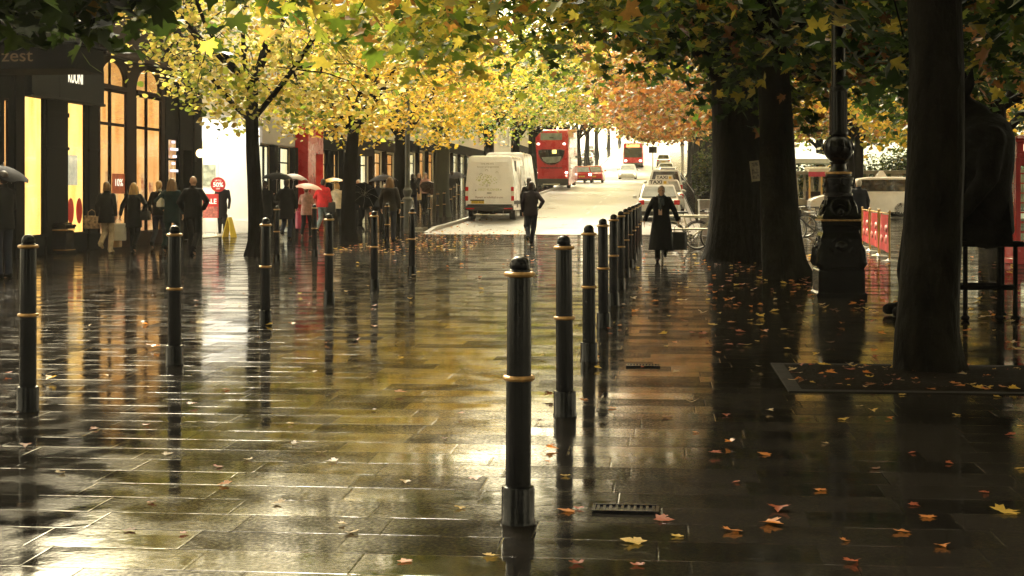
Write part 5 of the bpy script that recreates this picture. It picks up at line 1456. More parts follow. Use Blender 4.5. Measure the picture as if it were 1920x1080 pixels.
# mannequin in dark coat inside the white lobby
x, y = at(417, 48.6)
mq = thing('mannequin', 'headless mannequin in a dark suit standing behind the round sale sign', 'mannequin', (x, y, .03), TH)
m = MB(); m.loft([ering((0, 0, z), rx, ry) for z, rx, ry in ((.55, .12, .10), (.85, .17, .12), (1.05, .14, .10), (1.3, .19, .12), (1.42, .16, .09), (1.47, .05, .05))])
for s in (-1, 1): chain(m, [(s * .18, 0, 1.38), (s * .24, -.02, 1.1), (s * .22, -.08, .85)], [.06, .05, .04]); chain(m, [(s * .08, 0, .6), (s * .08, 0, .06)], [.09, .05])
fuse('suit', m, C_BLACK, mq, .014, 2)
part('stand', M_STEEL, mq, lambda q: q.lathe([(.2, 0), (.2, .02), (.02, .03), (.02, .1)], n=18))
# ------------------------------------------------------------------ vehicles (local +y is forward)
M_VANW = pm('white_van_paint', (.92, .91, .88), rough=.28, var=.04, scale=2, coat=.5)
M_BLKP = pm('black_plastic_trim', (.014, .014, .015), rough=.5, var=.3)
M_TAIL = pm('red_tail_lamp', (.55, .012, .015), rough=.15, var=.12, coat=.6)
M_TAILON = lit('lit_red_lamp', (1.0, .22, .12), (1.0, .40, .25), 1.0)
M_LAMPON = lit('lit_white_lamp', (1.0, .88, .62), (1.0, .95, .8), 2.2)
M_CLEARL = pm('clear_lamp', (.75, .70, .60), rough=.12, var=.1, coat=.6)
M_PLATE = pm('yellow_number_plate', (.72, .50, .06), rough=.4, var=.06)
M_BUSRED = pm('bus_red_paint', (.62, .018, .028), rough=.28, var=.08, scale=2, coat=.5)
M_CARRED = pm('car_red_paint', (.52, .02, .02), rough=.25, var=.08, coat=.6)
M_SILV = pm('silver_car_paint', (.62, .62, .58), rough=.3, metal=.25, var=.06, coat=.5)
M_CARW = pm('white_car_paint', (.82, .81, .77), rough=.25, var=.04, coat=.6)
M_CARG = pm('grey_car_paint', (.16, .16, .17), rough=.28, metal=.3, var=.1, coat=.5)
M_VGLASS = pm('vehicle_glass', (.020, .024, .026), rough=.07, var=.3, scale=1.2, spec=.9)
M_LGLASS = pm('pale_rain_glass', (.30, .33, .32), rough=.12, var=.3, scale=2, spec=.9)
M_PRINT = pm('faded_grey_print', (.34, .32, .24), rough=.5, var=.1); M_PRINT2 = pm('pale_green_print', (.52, .55, .24), rough=.5, var=.2)
M_PRINT3 = pm('rose_grey_print', (.26, .14, .12), rough=.5, var=.1)

def wheel(root, x, y, r, w_, rim=M_STEEL):
    s = 1 if x > 0 else -1
    wh = part('wheel', M_RUBBER, root, lambda q: q.lathe([(r * .62, -w_ / 2), (r * .93, -w_ / 2), (r, -w_ * .36), (r, w_ * .36), (r * .93, w_ / 2), (r * .62, w_ / 2)], n=28, M=Matrix.Translation((x, y, r)) @ Matrix.Rotation(PI / 2, 4, 'Y')))
    part('rim', rim, wh, lambda q: (q.disc((x + s * w_ * .42, y, r), r * .62, .02, 'x', 24), q.disc((x + s * w_ * .46, y, r), r * .2, .03, 'x', 12), [q.box((0, 0, 0), (.03, r * 1.1, .045), Matrix.Translation((x + s * w_ * .45, y, r)) @ Matrix.Rotation(a * PI / 5, 4, 'X')) for a in range(5)]))
    return wh
def rsec(y, hw, zb, zt, tum, rad, n=6):
    """cross-section of a body: flat bottom, leaning sides, rounded roof corners"""
    ring = [(-hw, y, zb), (hw, y, zb)]
    zm_ = zb + (zt - zb) * .45
    ring.append((hw, y, zm_))
    tw = hw - tum
    for i in range(n + 1):
        a = PI / 2 * i / n
        ring.append((tw - rad + rad * math.cos(a), y, zt - rad + rad * math.sin(a)))
    for i in range(n + 1):
        a = PI / 2 + PI / 2 * i / n
        ring.append((-tw + rad + rad * math.cos(a), y, zt - rad + rad * math.sin(a)))
    ring.append((-hw, y, zm_))
    return ring
def plate(root, txt, y, z, x=0.0, w_=.52):
    p = part('number_plate', M_PLATE, root, lambda q: q.b6(x - w_ / 2, x + w_ / 2, y - .012, y, z - .055, z + .055, .004))
    text_mesh('lettering', txt, .10, M_BLACK, p, (x, y - .0135, z), (R(90), 0, 0), .95, .001)
    return p

# ---- white van
vx, vy = gp(918, 414)
van = thing('parked_van', 'white high-roofed van with red tail lamps and faint flower lettering parked at the left kerb', 'van', (vx, vy, gz(vy) + .004), R(-1.0))
HW, ZT = .98, 2.62
m = MB()
m.loft([rsec(y, hw, zb, zt, tu, .14) for y, hw, zb, zt, tu in ((.00, .955, .62, 2.50, .10), (.05, .975, .45, 2.585, .10), (.35, HW, .42, ZT, .11), (1.4, HW, .42, ZT + .02, .11), (3.9, HW, .42, ZT + .02, .11), (4.5, HW, .42, 2.50, .13), (5.0, .97, .42, 2.05, .20), (5.35, .95, .42, 1.55, .18), (5.75, .90, .42, 1.30, .14), (5.95, .80, .45, 1.05, .12))])
m.build('body', M_VANW, van)
part('rear_door', M_VANW, van, lambda q: (q.add([(-.86, -.012, .66), (-.012, -.012, .66), (-.012, -.006, 2.36), (-.80, -.006, 2.36), (-.86, .02, .66), (-.012, .02, .66), (-.012, .02, 2.36), (-.80, .02, 2.36)], [(0, 1, 2, 3), (7, 6, 5, 4), (0, 4, 5, 1), (1, 5, 6, 2), (2, 6, 7, 3), (3, 7, 4, 0)]),))
rd = part('rear_door', M_VANW, van, lambda q: (q.add([(.012, -.012, .66), (.80, -.012, .66), (.76, -.006, 2.36), (.012, -.006, 2.36), (.012, .02, .66), (.80, .02, .66), (.76, .02, 2.36), (.012, .02, 2.36)], [(0, 1, 2, 3), (7, 6, 5, 4), (0, 4, 5, 1), (1, 5, 6, 2), (2, 6, 7, 3), (3, 7, 4, 0)]),))
part('handle', M_BLKP, rd, lambda q: q.b6(-.10, .08, -.04, -.0125, 1.10, 1.125, .006))
part('hinge', M_BLKP, rd, lambda q: (q.ball((.46, -.02, 1.24), .02, 8, 6),)); part('hinge', M_BLKP, rd, lambda q: q.ball((-.56, -.02, 1.22), .022, 8, 6))
part('badge', M_STEEL, rd, lambda q: q.torus((-.10, -.018, 1.43), .042, .009, 20, 6, 'y'))
text_mesh('lettering', 'Flowers as individual as you', .125, M_PRINT3, van, (-.02, -.017, .94), (R(90), 0, 0), .80, .0015)
text_mesh('lettering', 'THE MEWS', .10, M_PRINT, van, (-.10, -.009, 2.28), (R(90), 0, 0), 1.1, .0015)
text_mesh('lettering', 'flower arrangements', .10, M_PRINT, van, (-.06, -.009, 2.16), (R(90), 0, 0), 1.05, .0015)
text_mesh('lettering', 'FIRST FLOWER', .13, M_PRINT2, van, (-.03, -.0155, 1.24), (R(90), 0, 0), 1.0, .0015)
m = MB(); rs = np.random.default_rng(5)
for i in range(70):
    a, q = rs.uniform(0, 6.28), rs.uniform(0, 1) ** .6
    cx, cz = -.12 + .42 * q * math.cos(a), 1.62 + .24 * q * math.sin(a)
    t = rs.uniform(0, 3.1)
    m.add([(cx + .045 * math.cos(t), -.0145, cz + .045 * math.sin(t)), (cx - .014 * math.sin(t), -.0145, cz + .014 * math.cos(t)), (cx - .045 * math.cos(t), -.0145, cz - .045 * math.sin(t)), (cx + .014 * math.sin(t), -.0145, cz - .014 * math.cos(t))], [(0, 1, 2, 3)])
m.build('flower_print', M_PRINT2, van)
m = MB()
for cx, cz, r in ((-.12, 2.0, .055), (-.34, 1.84, .065), (.30, 1.92, .05)):
    m.tube([(cx + r * math.cos(R(a)), -.0145, cz + r * math.sin(R(a))) for a in range(-20, 220, 30)], .008, 5)
m.build('flower_outline', M_PRINT, van)
for s in (-1, 1):
    tl = part('tail_lamp', M_TAIL, van, lambda q: (q.b6(s * .92 - .06, s * .92 + .06, -.02, .03, 1.19, 1.36, .012), q.b6(s * .93 - .06, s * .93 + .06, -.02, .03, .80, .99, .012)))
    part('lens', M_CLEARL, tl, lambda q: q.b6(s * .925 - .058, s * .925 + .058, -.018, .03, .995, 1.185, .01))
part('bumper', M_BLKP, van, lambda q: (q.b6(-.97, .97, -.16, .04, .40, .60, .03), q.b6(-.90, .90, -.03, .05, .605, .655, .006)))
part('reflector', M_TAIL, van, lambda q: (q.b6(-.93, -.60, -.166, -.155, .47, .51), q.b6(.60, .93, -.166, -.155, .47, .51)))
part('plate_recess', M_BLKP, van, lambda q: q.b6(-.78, -.22, -.035, -.0125, .80, .845, .006))
plate(van, 'CW57 AUX', -.013, .74, -.48)
part('step_bar', M_STEEL, van, lambda q: (q.tube([(-.62, -.10, .24), (.70, -.10, .24)], .022), q.tube([(-.5, -.05, .24), (-.5, .1, .42)], .018), q.tube([(.55, -.05, .24), (.55, .1, .42)], .018)))
part('axle', M_BLKP, van, lambda q: (q.tube([(-.85, .95, .34), (.85, .95, .34)], .07), q.ball((0, .95, .34), .15), q.b6(-.5, .3, 1.4, 2.6, .3, .5, .03)))
for s in (-1, 1):
    wheel(van, s * .84, .95, .345, .23); wheel(van, s * .84, 4.75, .345, .23)
    part('mirror', M_BLKP, van, lambda q: (q.b6(s * 1.02, s * 1.02 + s * .16, 4.62, 4.74, 1.42, 1.78, .03) if s > 0 else q.b6(-1.18, -1.02, 4.62, 4.74, 1.42, 1.78, .03), q.tube([(s * .93, 4.68, 1.5), (s * 1.05, 4.68, 1.5)], .025)))
    part('side_window', M_VGLASS, van, lambda q: (q.add([(s * .93, 3.75, 1.42), (s * .955, 4.55, 1.42), (s * .89, 4.45, 2.05), (s * .893, 3.75, 2.15), (s * .97, 3.75, 1.40), (s * .985, 4.60, 1.40), (s * .90, 4.45, 2.08), (s * .90, 3.75, 2.18)], [(0, 1, 2, 3), (7, 6, 5, 4), (0, 4, 5, 1), (1, 5, 6, 2), (2, 6, 7, 3), (3, 7, 4, 0)]),))
    part('rub_strip', M_BLKP, van, lambda q: q.b6(s * .985 - .012, s * .985 + .012, .15, 5.2, .66, .80, .008))
# an open load-bay door on the offside
part('open_side_door', M_VANW, van, lambda q: (q.b6(.99, 1.03, 2.3, 3.45, .5, 2.25, .012),))
part('door_opening', M_BLKP, van, lambda q: q.add([(.986, 1.0, .52), (.986, 1.5, .52), (.888, 1.5, 2.42), (.888, 1.0, 2.42), (.995, 1.0, .52), (.995, 1.5, .52), (.90, 1.5, 2.42), (.90, 1.0, 2.42)], [(3, 2, 1, 0), (4, 5, 6, 7), (0, 1, 5, 4), (1, 2, 6, 5), (2, 3, 7, 6), (3, 0, 4, 7)]))
part('windscreen', M_VGLASS, van, lambda q: q.add([(-.80, 4.62, 2.42), (.80, 4.62, 2.42), (.86, 5.26, 1.62), (-.86, 5.26, 1.62), (-.80, 4.60, 2.36), (.80, 4.60, 2.36), (.86, 5.22, 1.60), (-.86, 5.22, 1.60)], [(0, 1, 2, 3), (7, 6, 5, 4), (0, 4, 5, 1), (1, 5, 6, 2), (2, 6, 7, 3), (3, 7, 4, 0)]))

# a second white van parked ahead of it
x, y = at(977, 71)
v2 = thing('parked_van', 'second white van, only its offside edge showing beyond the first van', 'van', (x - .78, y, gz(y) + .004), R(-1.0))
m = MB()
m.loft([rsec(yy, hw, zb, zt, tu, .14) for yy, hw, zb, zt, tu in ((.00, .955, .62, 2.60, .10), (.05, .975, .45, 2.70, .10), (.35, HW, .42, 2.74, .11), (3.9, HW, .42, 2.74, .11), (4.6, HW, .42, 2.45, .13), (5.1, .97, .42, 2.0, .20), (5.75, .90, .42, 1.30, .14), (5.95, .80, .45, 1.05, .12))])
m.build('body', M_VANW, v2)
part('bumper', M_BLKP, v2, lambda q: q.b6(-.97, .97, -.16, .04, .40, .60, .03))
for s in (-1, 1):
    part('tail_lamp', M_TAIL, v2, lambda q: q.b6(s * .92 - .05, s * .92 + .05, -.02, .03, .95, 1.5, .012))
    wheel(v2, s * .84, .95, .345, .23); wheel(v2, s * .84, 4.75, .345, .23)
part('rear_door', M_VANW, v2, lambda q: (q.b6(-.80, -.01, -.012, .02, .66, 2.4), q.b6(.01, .80, -.012, .02, .66, 2.4)))

# ---- double-decker bus, seen from behind
bx, by = gp(1034, 355.5)
bus = thing('double_decker_bus', 'red double-decker bus driving away up the slope, with a dark smile-shaped rear window', 'bus', (bx, by, gz(by) + .01), R(0))
bus.rotation_euler = (math.atan(.04), 0, R(-.5))
W2, H2_ = 1.26, 4.35
m = MB()
m.loft([rsec(y, hw, .30, zt, tu, .18) for y, hw, zt, tu in ((.0, 1.19, 4.10, .06), (.06, 1.235, 4.25, .06), (.3, W2, H2_, .05), (9.8, W2, H2_, .05), (10.3, 1.22, 4.2, .06))])
m.build('body', M_BUSRED, bus)
part('upper_window', M_LGLASS, bus, lambda q: (q.b6(-.78, .78, -.03, .02, 3.58, 4.08, .02),))
part('window_sign', M_BLKP, bus, lambda q: q.b6(-.13, .16, -.036, -.0305, 3.72, 3.78))
# smile window: flat top, curved below
sm = [(-.95, 2.82)] + [(-.95 + 1.90 * t, 2.90) for t in (.15, .5, .85)] + [(.95, 2.82)] + [(.95 * math.cos(a * PI / 12), 2.80 - 1.02 * math.sin(a * PI / 12)) for a in range(1, 12)]
lw = part('lower_window', M_VGLASS, bus, lambda q: q.prism(sm, -.028, .02, 'y'))
part('window_band', M_LGLASS, lw, lambda q: q.prism([(-.70, 2.34), (.74, 2.40), (.60, 2.06), (.30, 1.93), (-.34, 1.93), (-.58, 2.08)], -.034, -.0285, 'y'))
part('window_surround', M_DKRED, lw, lambda q: q.tube([(p, -.03, q_) for p, q_ in sm] + [(sm[0][0], -.03, sm[0][1])], .03, 6))
part('route_number', lit('amber_route_number', (1, .62, .12), (1, .75, .25), .5), bus, lambda q: q.b6(.06, .38, -.045, -.0345, 2.60, 2.90, .004))
text_mesh('lettering', 'www.stagecoachbus.com', .19, M_BLKP, bus, (0, -.006, 1.58), (R(90), 0, 0), .82, .006, bold=.006)
for s in (-1, 1):
    part('marker_lamp', M_LAMPON, bus, lambda q: q.ball((s * .94, -.01, 3.30), (.10, .04, .07), 12, 8))
    part('tail_lamp', M_LAMPON, bus, lambda q: q.ball((s * 1.09, -.01, 1.22), (.10, .04, .08), 12, 8))
    part('indicator', M_TAILON, bus, lambda q: q.ball((s * 1.09, -.01, 1.0), (.075, .04, .075), 12, 8))
    wheel(bus, s * 1.08, 2.6, .48, .28); wheel(bus, s * 1.08, 8.2, .48, .28)
    part('side_window', M_VGLASS, bus, lambda q: (q.b6(s * 1.24 - .022, s * 1.24 + .022, .8, 9.4, 2.95, 3.75, .01), q.b6(s * 1.255 - .02, s * 1.255 + .02, 1.6, 9.4, 1.45, 2.3, .01)))
    part('mirror', M_BLKP, bus, lambda q: q.b6(min(s * 1.3, s * 1.46), max(s * 1.3, s * 1.46), 9.9, 10.0, 2.1, 2.5, .02))
part('bumper', M_BLKP, bus, lambda q: (q.b6(-1.24, 1.24, -.06, .04, .28, .78, .03),))
part('number_plate', M_CLEARL, bus, lambda q: q.b6(-.62, .62, -.075, -.0605, .34, .42, .01))

# ---- cars: lofted saloon body
def car(name, label, x, y, rz, paint, L_=4.3, W_=1.74, H_=1.46, glass=M_VGLASS, lamps=M_TAIL, front=False, taxi=False, slope=0.0, group='cars on the road', cat='car', mpv=False, platetxt='YB05 KDN'):
    c = thing(name, label, cat, (x, y, gz(y) + .006), 0, group)
    c.rotation_euler = Matrix.Rotation(rz, 3, 'Z').to_euler() if not slope else (Matrix.Rotation(rz, 3, 'Z') @ Matrix.Rotation(slope, 3, 'X')).to_euler()
    hw = W_ / 2; B = .60 * H_
    # lower body, tail at y=0
    m = MB()
    st = [(.0, .86, .34, B * .92), (.10, .95, .24, B * .99), (.45, 1.0, .20, B * 1.06), (1.2, 1.0, .19, B * 1.05), (2.6, 1.0, .19, B * 1.04), (3.3, .99, .19, B * 1.0), (3.9, .95, .2, B * .86), (4.2, .88, .24, B * .76), (4.3, .76, .34, B * .66)]
    m.loft([rsec(yy * L_ / 4.3, hw * k, zb, zt, .06, .08) for yy, k, zb, zt in st])
    m.build('body', paint, c)
    # cabin
    r0, r1 = (.12, .42) if mpv else (.35, .95)
    m = MB()
    cs = [(r0, .90, B * .96, B * 1.0), (r1, .80, B * .96, H_ * .985), (r1 + .5, .80, B * .96, H_), (2.1, .79, B * .96, H_ * .99), (2.45, .80, B * .96, H_ * .95), (3.25, .88, B * .94, B * 1.0)]
    def csec(yy, k, zb, zt):
        tw = hw * k * (.93 if zt > B * 1.1 else .99); rr = min(.10, (zt - zb) * .45)
        return [(-hw * .93, yy, zb), (hw * .93, yy, zb)] + [(tw - rr + rr * math.cos(PI / 2 * i / 5), yy, zt - rr + rr * math.sin(PI / 2 * i / 5)) for i in range(6)] + [(-tw + rr + rr * math.cos(PI / 2 + PI / 2 * i / 5), yy, zt - rr + rr * math.sin(PI / 2 + PI / 2 * i / 5)) for i in range(6)]
    m.loft([csec(yy * L_ / 4.3, k, zb, zt) for yy, k, zb, zt in cs])
    m.build('cabin', paint, c)
    k_ = L_ / 4.3
    def slab(P4, off):
        a = [Vector(p) for p in P4]; nn = (a[1] - a[0]).cross(a[3] - a[0]).normalized() * off
        return [tuple(p + nn) for p in a] + [tuple(p - nn * 2) for p in a]
    FB = [(0, 1, 2, 3), (7, 6, 5, 4), (0, 4, 5, 1), (1, 5, 6, 2), (2, 6, 7, 3), (3, 7, 4, 0)]
    y0, y1 = r0 * k_, r1 * k_
    tw = hw * .80 * .93
    e = .10
    part('rear_window', glass, c, lambda q: q.add(slab([(-hw * .78, y0 + (y1 - y0) * e, B + (H_ - B) * e + .03), (hw * .78, y0 + (y1 - y0) * e, B + (H_ - B) * e + .03), (tw * .88, y0 + (y1 - y0) * .84, B + (H_ - B) * .84), (-tw * .88, y0 + (y1 - y0) * .84, B + (H_ - B) * .84)], .022), FB))
    part('windscreen', glass, c, lambda q: q.add(slab([(hw * .82, 3.13 * k_, B * 1.07), (-hw * .82, 3.13 * k_, B * 1.07), (-tw * .9, 2.54 * k_, H_ * .92), (tw * .9, 2.54 * k_, H_ * .92)], .022), FB))
    for s in (-1, 1):
        pts = [(s * hw * .90, (r0 + .38) * k_, B * 1.06), (s * hw * .90, 3.0 * k_, B * 1.06), (s * tw * .985, 2.42 * k_, H_ * .92), (s * tw * .985, (r1 + .12) * k_, H_ * .93)]
        part('side_window', M_VGLASS, c, lambda q: q.add(slab(pts if s > 0 else pts[::-1], .02), FB))
        part('tail_lamp', lamps, c, lambda q: (q.b6(s * hw * .80 - .12, s * hw * .80 + .12, -.012, .12, B * .74, B * .96, .03),))
        part('headlamp', M_LAMPON if front else M_CLEARL, c, lambda q: q.ball((s * hw * .72, 4.16 * k_, B * .64), (.13, .10, .08), 12, 8))
        wheel(c, s * (hw - .10), .78 * k_, .30, .2); wheel(c, s * (hw - .10), 3.42 * k_, .30, .2)
        part('mirror', paint, c, lambda q: q.ball((s * (hw + .07), 2.78 * k_, B * 1.10), (.10, .07, .07), 10, 8))
    part('bumper', M_BLKP, c, lambda q: (q.b6(-hw * .84, hw * .84, -.05, .06, .24, .40, .03),))
    plate(c, platetxt, -.02, B * .66)
    part('tailgate_seam', M_BLKP, c, lambda q: q.b6(-hw * .66, hw * .66, -.016, .02, B * .80, B * .80 + .012))
    if taxi:
        sg = part('taxi_sign', M_CARW, c, lambda q: q.loft([[(-.42, 1.25 - .09, H_ - .02), (.42, 1.25 - .09, H_ - .02), (.42, 1.25 + .09, H_ - .02), (-.42, 1.25 + .09, H_ - .02)], [(-.36, 1.25 - .04, H_ + .21), (.36, 1.25 - .04, H_ + .21), (.36, 1.25 + .04, H_ + .21), (-.36, 1.25 + .04, H_ + .21)]], smooth=False))
        text_mesh('lettering', 'TAXI', .20, M_BLACK, sg, (-.10, 1.25 - .0705, H_ + .09), (R(90 - 13), 0, 0), 1.15, .002, bold=.004)
        part('sign_panel', M_PLATE, sg, lambda q: q.b6(.20, .32, 1.155, 1.175, H_ + .03, H_ + .14))
    return c
x, y = at(1236, 60)
car('taxi', 'pale silver taxi with TAXI roof sign directly behind the woman in the long coat', x, y, R(1.5), M_SILV, glass=M_LGLASS, taxi=True, group='taxis at the rank', cat='taxi', platetxt='VX06 TYA')
x, y = at(1247, 67.5)
car('taxi', 'second silver taxi whose roof sign shows just above the first one', x, y, R(1.5), M_SILV, H_=1.52, glass=M_LGLASS, taxi=True, group='taxis at the rank', cat='taxi', platetxt='VN55 OLC')
x, y = at(1248, 77)
car('people_carrier', 'pale people carrier with dark roof bars and rear window, third in the taxi rank', x, y, R(1), M_SILV, W_=1.85, H_=1.85, mpv=True, group='taxis at the rank', cat='people carrier')
x, y = gp(1091, 343.5)
car('car', 'red hatchback driving away just right of the bus', x, y, 0, M_CARRED, glass=M_LGLASS, lamps=M_LAMPON, slope=R(2), mpv=True)
for px, d, lab, pt, fr in ((1099, 205, 'pale car further up the slope beyond the red hatchback', M_SILV, False), (1104, 250, 'brown car near the crest beyond the pale car', M_CARG, False), (1178, 150, 'oncoming pale car with bright headlamps in front of the far bus', M_CARW, True),
                           (1112, 132, 'dark red car tucked at the right of the red hatchback', M_CARRED, False)):
    x, y = at(px, d)
    car('car', lab, x, y, PI if fr else 0, pt, front=fr, glass=M_LGLASS, slope=R(3) * (-1 if fr else 1))
for px, d, lab in ((1252, 120, 'pale car parked at the right kerb up the slope'), (1249, 150, 'second pale car parked at the right kerb, higher up'), (1244, 190, 'farthest pale car at the right kerb')):
    x, y = at(px, d); car('parked_car', lab, x, y, 0, M_SILV, glass=M_VGLASS, slope=R(3), group='cars parked at the right kerb')
# oncoming bus in the haze
x, y = at(1187, 186)
b2 = thing('double_decker_bus', 'hazy red bus coming down the slope towards the camera', 'bus', (x, y, gz(y)), PI)
b2.rotation_euler = (0, 0, PI)
m = MB(); m.loft([rsec(yy - 10, hw, .30, zt, .05, .18) for yy, hw, zt in ((.0, 1.2, 3.0), (.3, 1.25, 3.1), (9.7, 1.25, 3.1), (10.2, 1.2, 2.95))]); m.build('body', M_BUSRED, b2)
part('windscreen', M_VGLASS, b2, lambda q: q.b6(-1.08, 1.08, .17, .22, 1.25, 2.45, .02)); part('destination_sign', L_YEL, b2, lambda q: q.b6(-.8, .8, .17, .23, 2.5, 2.85, .01))
part('bumper', M_BLKP, b2, lambda q: q.b6(-1.2, 1.2, .15, .27, .3, .6, .03))
for s in (-1, 1):
    part('headlamp', M_LAMPON, b2, lambda q: q.ball((s * .9, .22, .85), (.16, .06, .12), 12, 8)); wheel(b2, s * 1.08, -2.2, .48, .28); wheel(b2, s * 1.08, -8, .48, .28)

# white taxi crossing on the right, side on
x, y = at(1665, 64)
wc = car('taxi', 'white taxi standing side-on behind the red café screens', x + 1.2, y, TH + PI / 2 - R(4), M_CARW, L_=4.5, W_=1.8, H_=1.66, glass=M_LGLASS, group=None, cat='taxi', mpv=True)
part('roof_sign', M_CARW, wc, lambda q: q.loft([[(-.2, 1.25, 1.63), (.2, 1.25, 1.63), (.2, 1.75, 1.63), (-.2, 1.75, 1.63)], [(-.08, 1.42, 1.92), (.08, 1.42, 1.92), (.08, 1.56, 1.92), (-.08, 1.56, 1.92)]], smooth=False))
# ------------------------------------------------------------------ beyond the right-hand trees
M_BAL = pm('weathered_balustrade_stone', (.30, .26, .18), rough=.6, var=.3, scale=3, bump=.004, bscale=30)
M_HEDGE = M_LEAF
x0, y0 = at(1470, 78); x1, y1 = at(1990, 70)
rz = math.atan2(y1 - y0, x1 - x0); Lb = math.hypot(x1 - x0, y1 - y0)
bl = thing('stone_balustrade', 'long weathered stone balustrade beyond the white taxi', 'balustrade', (x0, y0, gz(y0)), rz)
part('plinth', M_BAL, bl, lambda q: q.b6(0, Lb, -.22, .22, 0, .32, .02)); part('coping', M_BAL, bl, lambda q: q.b6(-.05, Lb + .05, -.24, .24, 1.55, 1.72, .02))
for k in range(int(Lb / 3) + 1): part('pier', M_BAL, bl, lambda q: q.b6(k * 3 - .22, k * 3 + .22, -.21, .21, .321, 1.549, .01))
for k in range(int(Lb / .42)):
    if abs((k * .42 + .3) % 3 - 0) < .28 or (k * .42 + .3) % 3 > 2.72: continue
    part('baluster', M_BAL, bl, lambda q: q.lathe([(.09, .322), (.09, .4), (.05, .45), (.11, .75), (.07, 1.1), (.05, 1.35), (.09, 1.45), (.09, 1.548)], (k * .42 + .3, 0, 0), 8))
# clipped hedge behind it
rs = np.random.default_rng(77)
x0, y0 = at(1300, 92); x1, y1 = at(2100, 84)
n = 26000; u = rs.random(n); pos = np.stack([x0 + (x1 - x0) * u, y0 + (y1 - y0) * u + rs.normal(size=n) * .5, np.abs(rs.normal(size=n)) * .7 + rs.random(n) * 1.6 + gz(85)], 1)
pos[:, 2] += .4 * np.sin(u * 40)
k = (u * 160).astype(int)
hd_ = bpy.data.objects.new('hedge', leaves_mesh('hedge', 'quad', pos, .22 * rs.uniform(.6, 1.2, n), pick(DARK + [((.10, .13, .02), 3), ((.30, .24, .05), 1)], n, k, rs), rs=rs)); COL.objects.link(hd_)
tag(hd_, 'dark leafy hedge running behind the stone balustrade', 'hedge')
# white gazebo and red-trimmed stall
M_CANVAS = pm('white_canvas', (.78, .76, .70), rough=.7, var=.06); M_STRIPE = pm('red_stall_canvas', (.45, .03, .06), rough=.6, var=.15)
x, y = at(1512, 84); g0 = gz(y)
gzb = thing('gazebo', 'white canvas gazebo seen between the leaning tree and the lamp', 'gazebo', (x, y, g0), TH)
part('roof', M_CANVAS, gzb, lambda q: q.loft([[(-1.5, -1.5, 2.05), (1.5, -1.5, 2.05), (1.5, 1.5, 2.05), (-1.5, 1.5, 2.05)], [(-1.5, -1.5, 2.3), (1.5, -1.5, 2.3), (1.5, 1.5, 2.3), (-1.5, 1.5, 2.3)], [(-.1, -.1, 2.75), (.1, -.1, 2.75), (.1, .1, 2.75), (-.1, .1, 2.75)]], smooth=False))
for sx in (-1.45, 1.45):
    for sy in (-1.45, 1.45): part('leg', M_CANVAS, gzb, lambda q: q.b6(sx - .03, sx + .03, sy - .03, sy + .03, 0, 2.05))
x, y = at(1534, 70)
st_ = thing('market_stall', 'small stall with a pale striped roof and red valance left of the lamp', 'stall', (x, y, gz(y)), TH)
part('roof', pm('striped_pale_canvas', (.45, .42, .30), rough=.6, var=.35, scale=2, stretch=(1, 8, 8)), st_, lambda q: q.loft([[(-.55, -.6, 1.78), (.55, -.6, 1.78), (.55, .6, 1.95), (-.55, .6, 1.95)], [(-.5, -.55, 1.95), (.5, -.55, 1.95), (.5, .5, 2.05), (-.5, .5, 2.05)]], smooth=False))
part('valance', M_STRIPE, st_, lambda q: q.b6(-.56, .56, -.625, -.605, 1.58, 1.80))
for sx in (-.5, .05, .5): part('post', M_YPOST, st_, lambda q: q.b6(sx - .035, sx + .035, -.58, -.51, 0, 1.78))
part('counter', M_BROWN, st_, lambda q: q.b6(-.5, .5, -.5, .4, .5, .9, .01))
# dark railings beside the taxi rank
x0, y0 = at(1302, 60); x1, y1 = at(1276, 108)
rz = math.atan2(y1 - y0, x1 - x0); Lb = math.hypot(x1 - x0, y1 - y0)
rl2 = thing('iron_railing', 'dark iron railing along the footway behind the taxis', 'railing', (x0, y0, gz(y0)), rz)
part('rail', M_IRON, rl2, lambda q: [q.box((0, 0, 0), (Lb, .04, .05), Matrix.Translation((Lb / 2, 0, zz + (gz(y1) - gz(y0)) / 2)) @ Matrix.Rotation(-math.atan2(gz(y1) - gz(y0), Lb), 4, 'Y')) for zz in (.25, 1.15)])
part('bars', M_IRON, rl2, lambda q: [q.b6(k * .3 - .012, k * .3 + .012, -.012, .012, gz(y0 + (y1 - y0) * k * .3 / Lb) - gz(y0), gz(y0 + (y1 - y0) * k * .3 / Lb) - gz(y0) + 1.25) for k in range(int(Lb / .3))])
# a small bin-like grey utility cabinet by the bicycles
x, y = at(1326, 47)
cb = thing('utility_cabinet', 'ribbed grey utility cabinet behind the bicycle, against the thick trunk', 'cabinet', (x, y, 0), TH)
part('body', M_STEEL, cb, lambda q: (q.b6(-.26, .26, -.2, .2, .0, 1.12, .01), [q.b6(-.22 + .1 * k, -.17 + .1 * k, -.215, -.2005, .1, 1.05) for k in range(5)]))
part('lid', M_STEEL, cb, lambda q: q.b6(-.28, .28, -.22, .22, 1.121, 1.16, .01))
# kerbside road sign, far right of road
for px, d, lab in ((1162, 132, 'thin hazy sign post on the right of the road beyond the taxis'), (686, 60, 'slim dark post with a small square sign behind the golden tree')):
    x, y = at(px + (62 if px > 1000 else 0), d)
    sp = thing('sign_post', lab, 'sign post', (x, y, gz(y)), TH)
    part('pole', M_GREYI, sp, lambda q: q.tube([(0, 0, 0), (0, 0, 3.2)], .04)); part('panel', M_BLKP, sp, lambda q: q.b6(-.35, .35, -.05, -.041, 2.6, 3.15, .01))

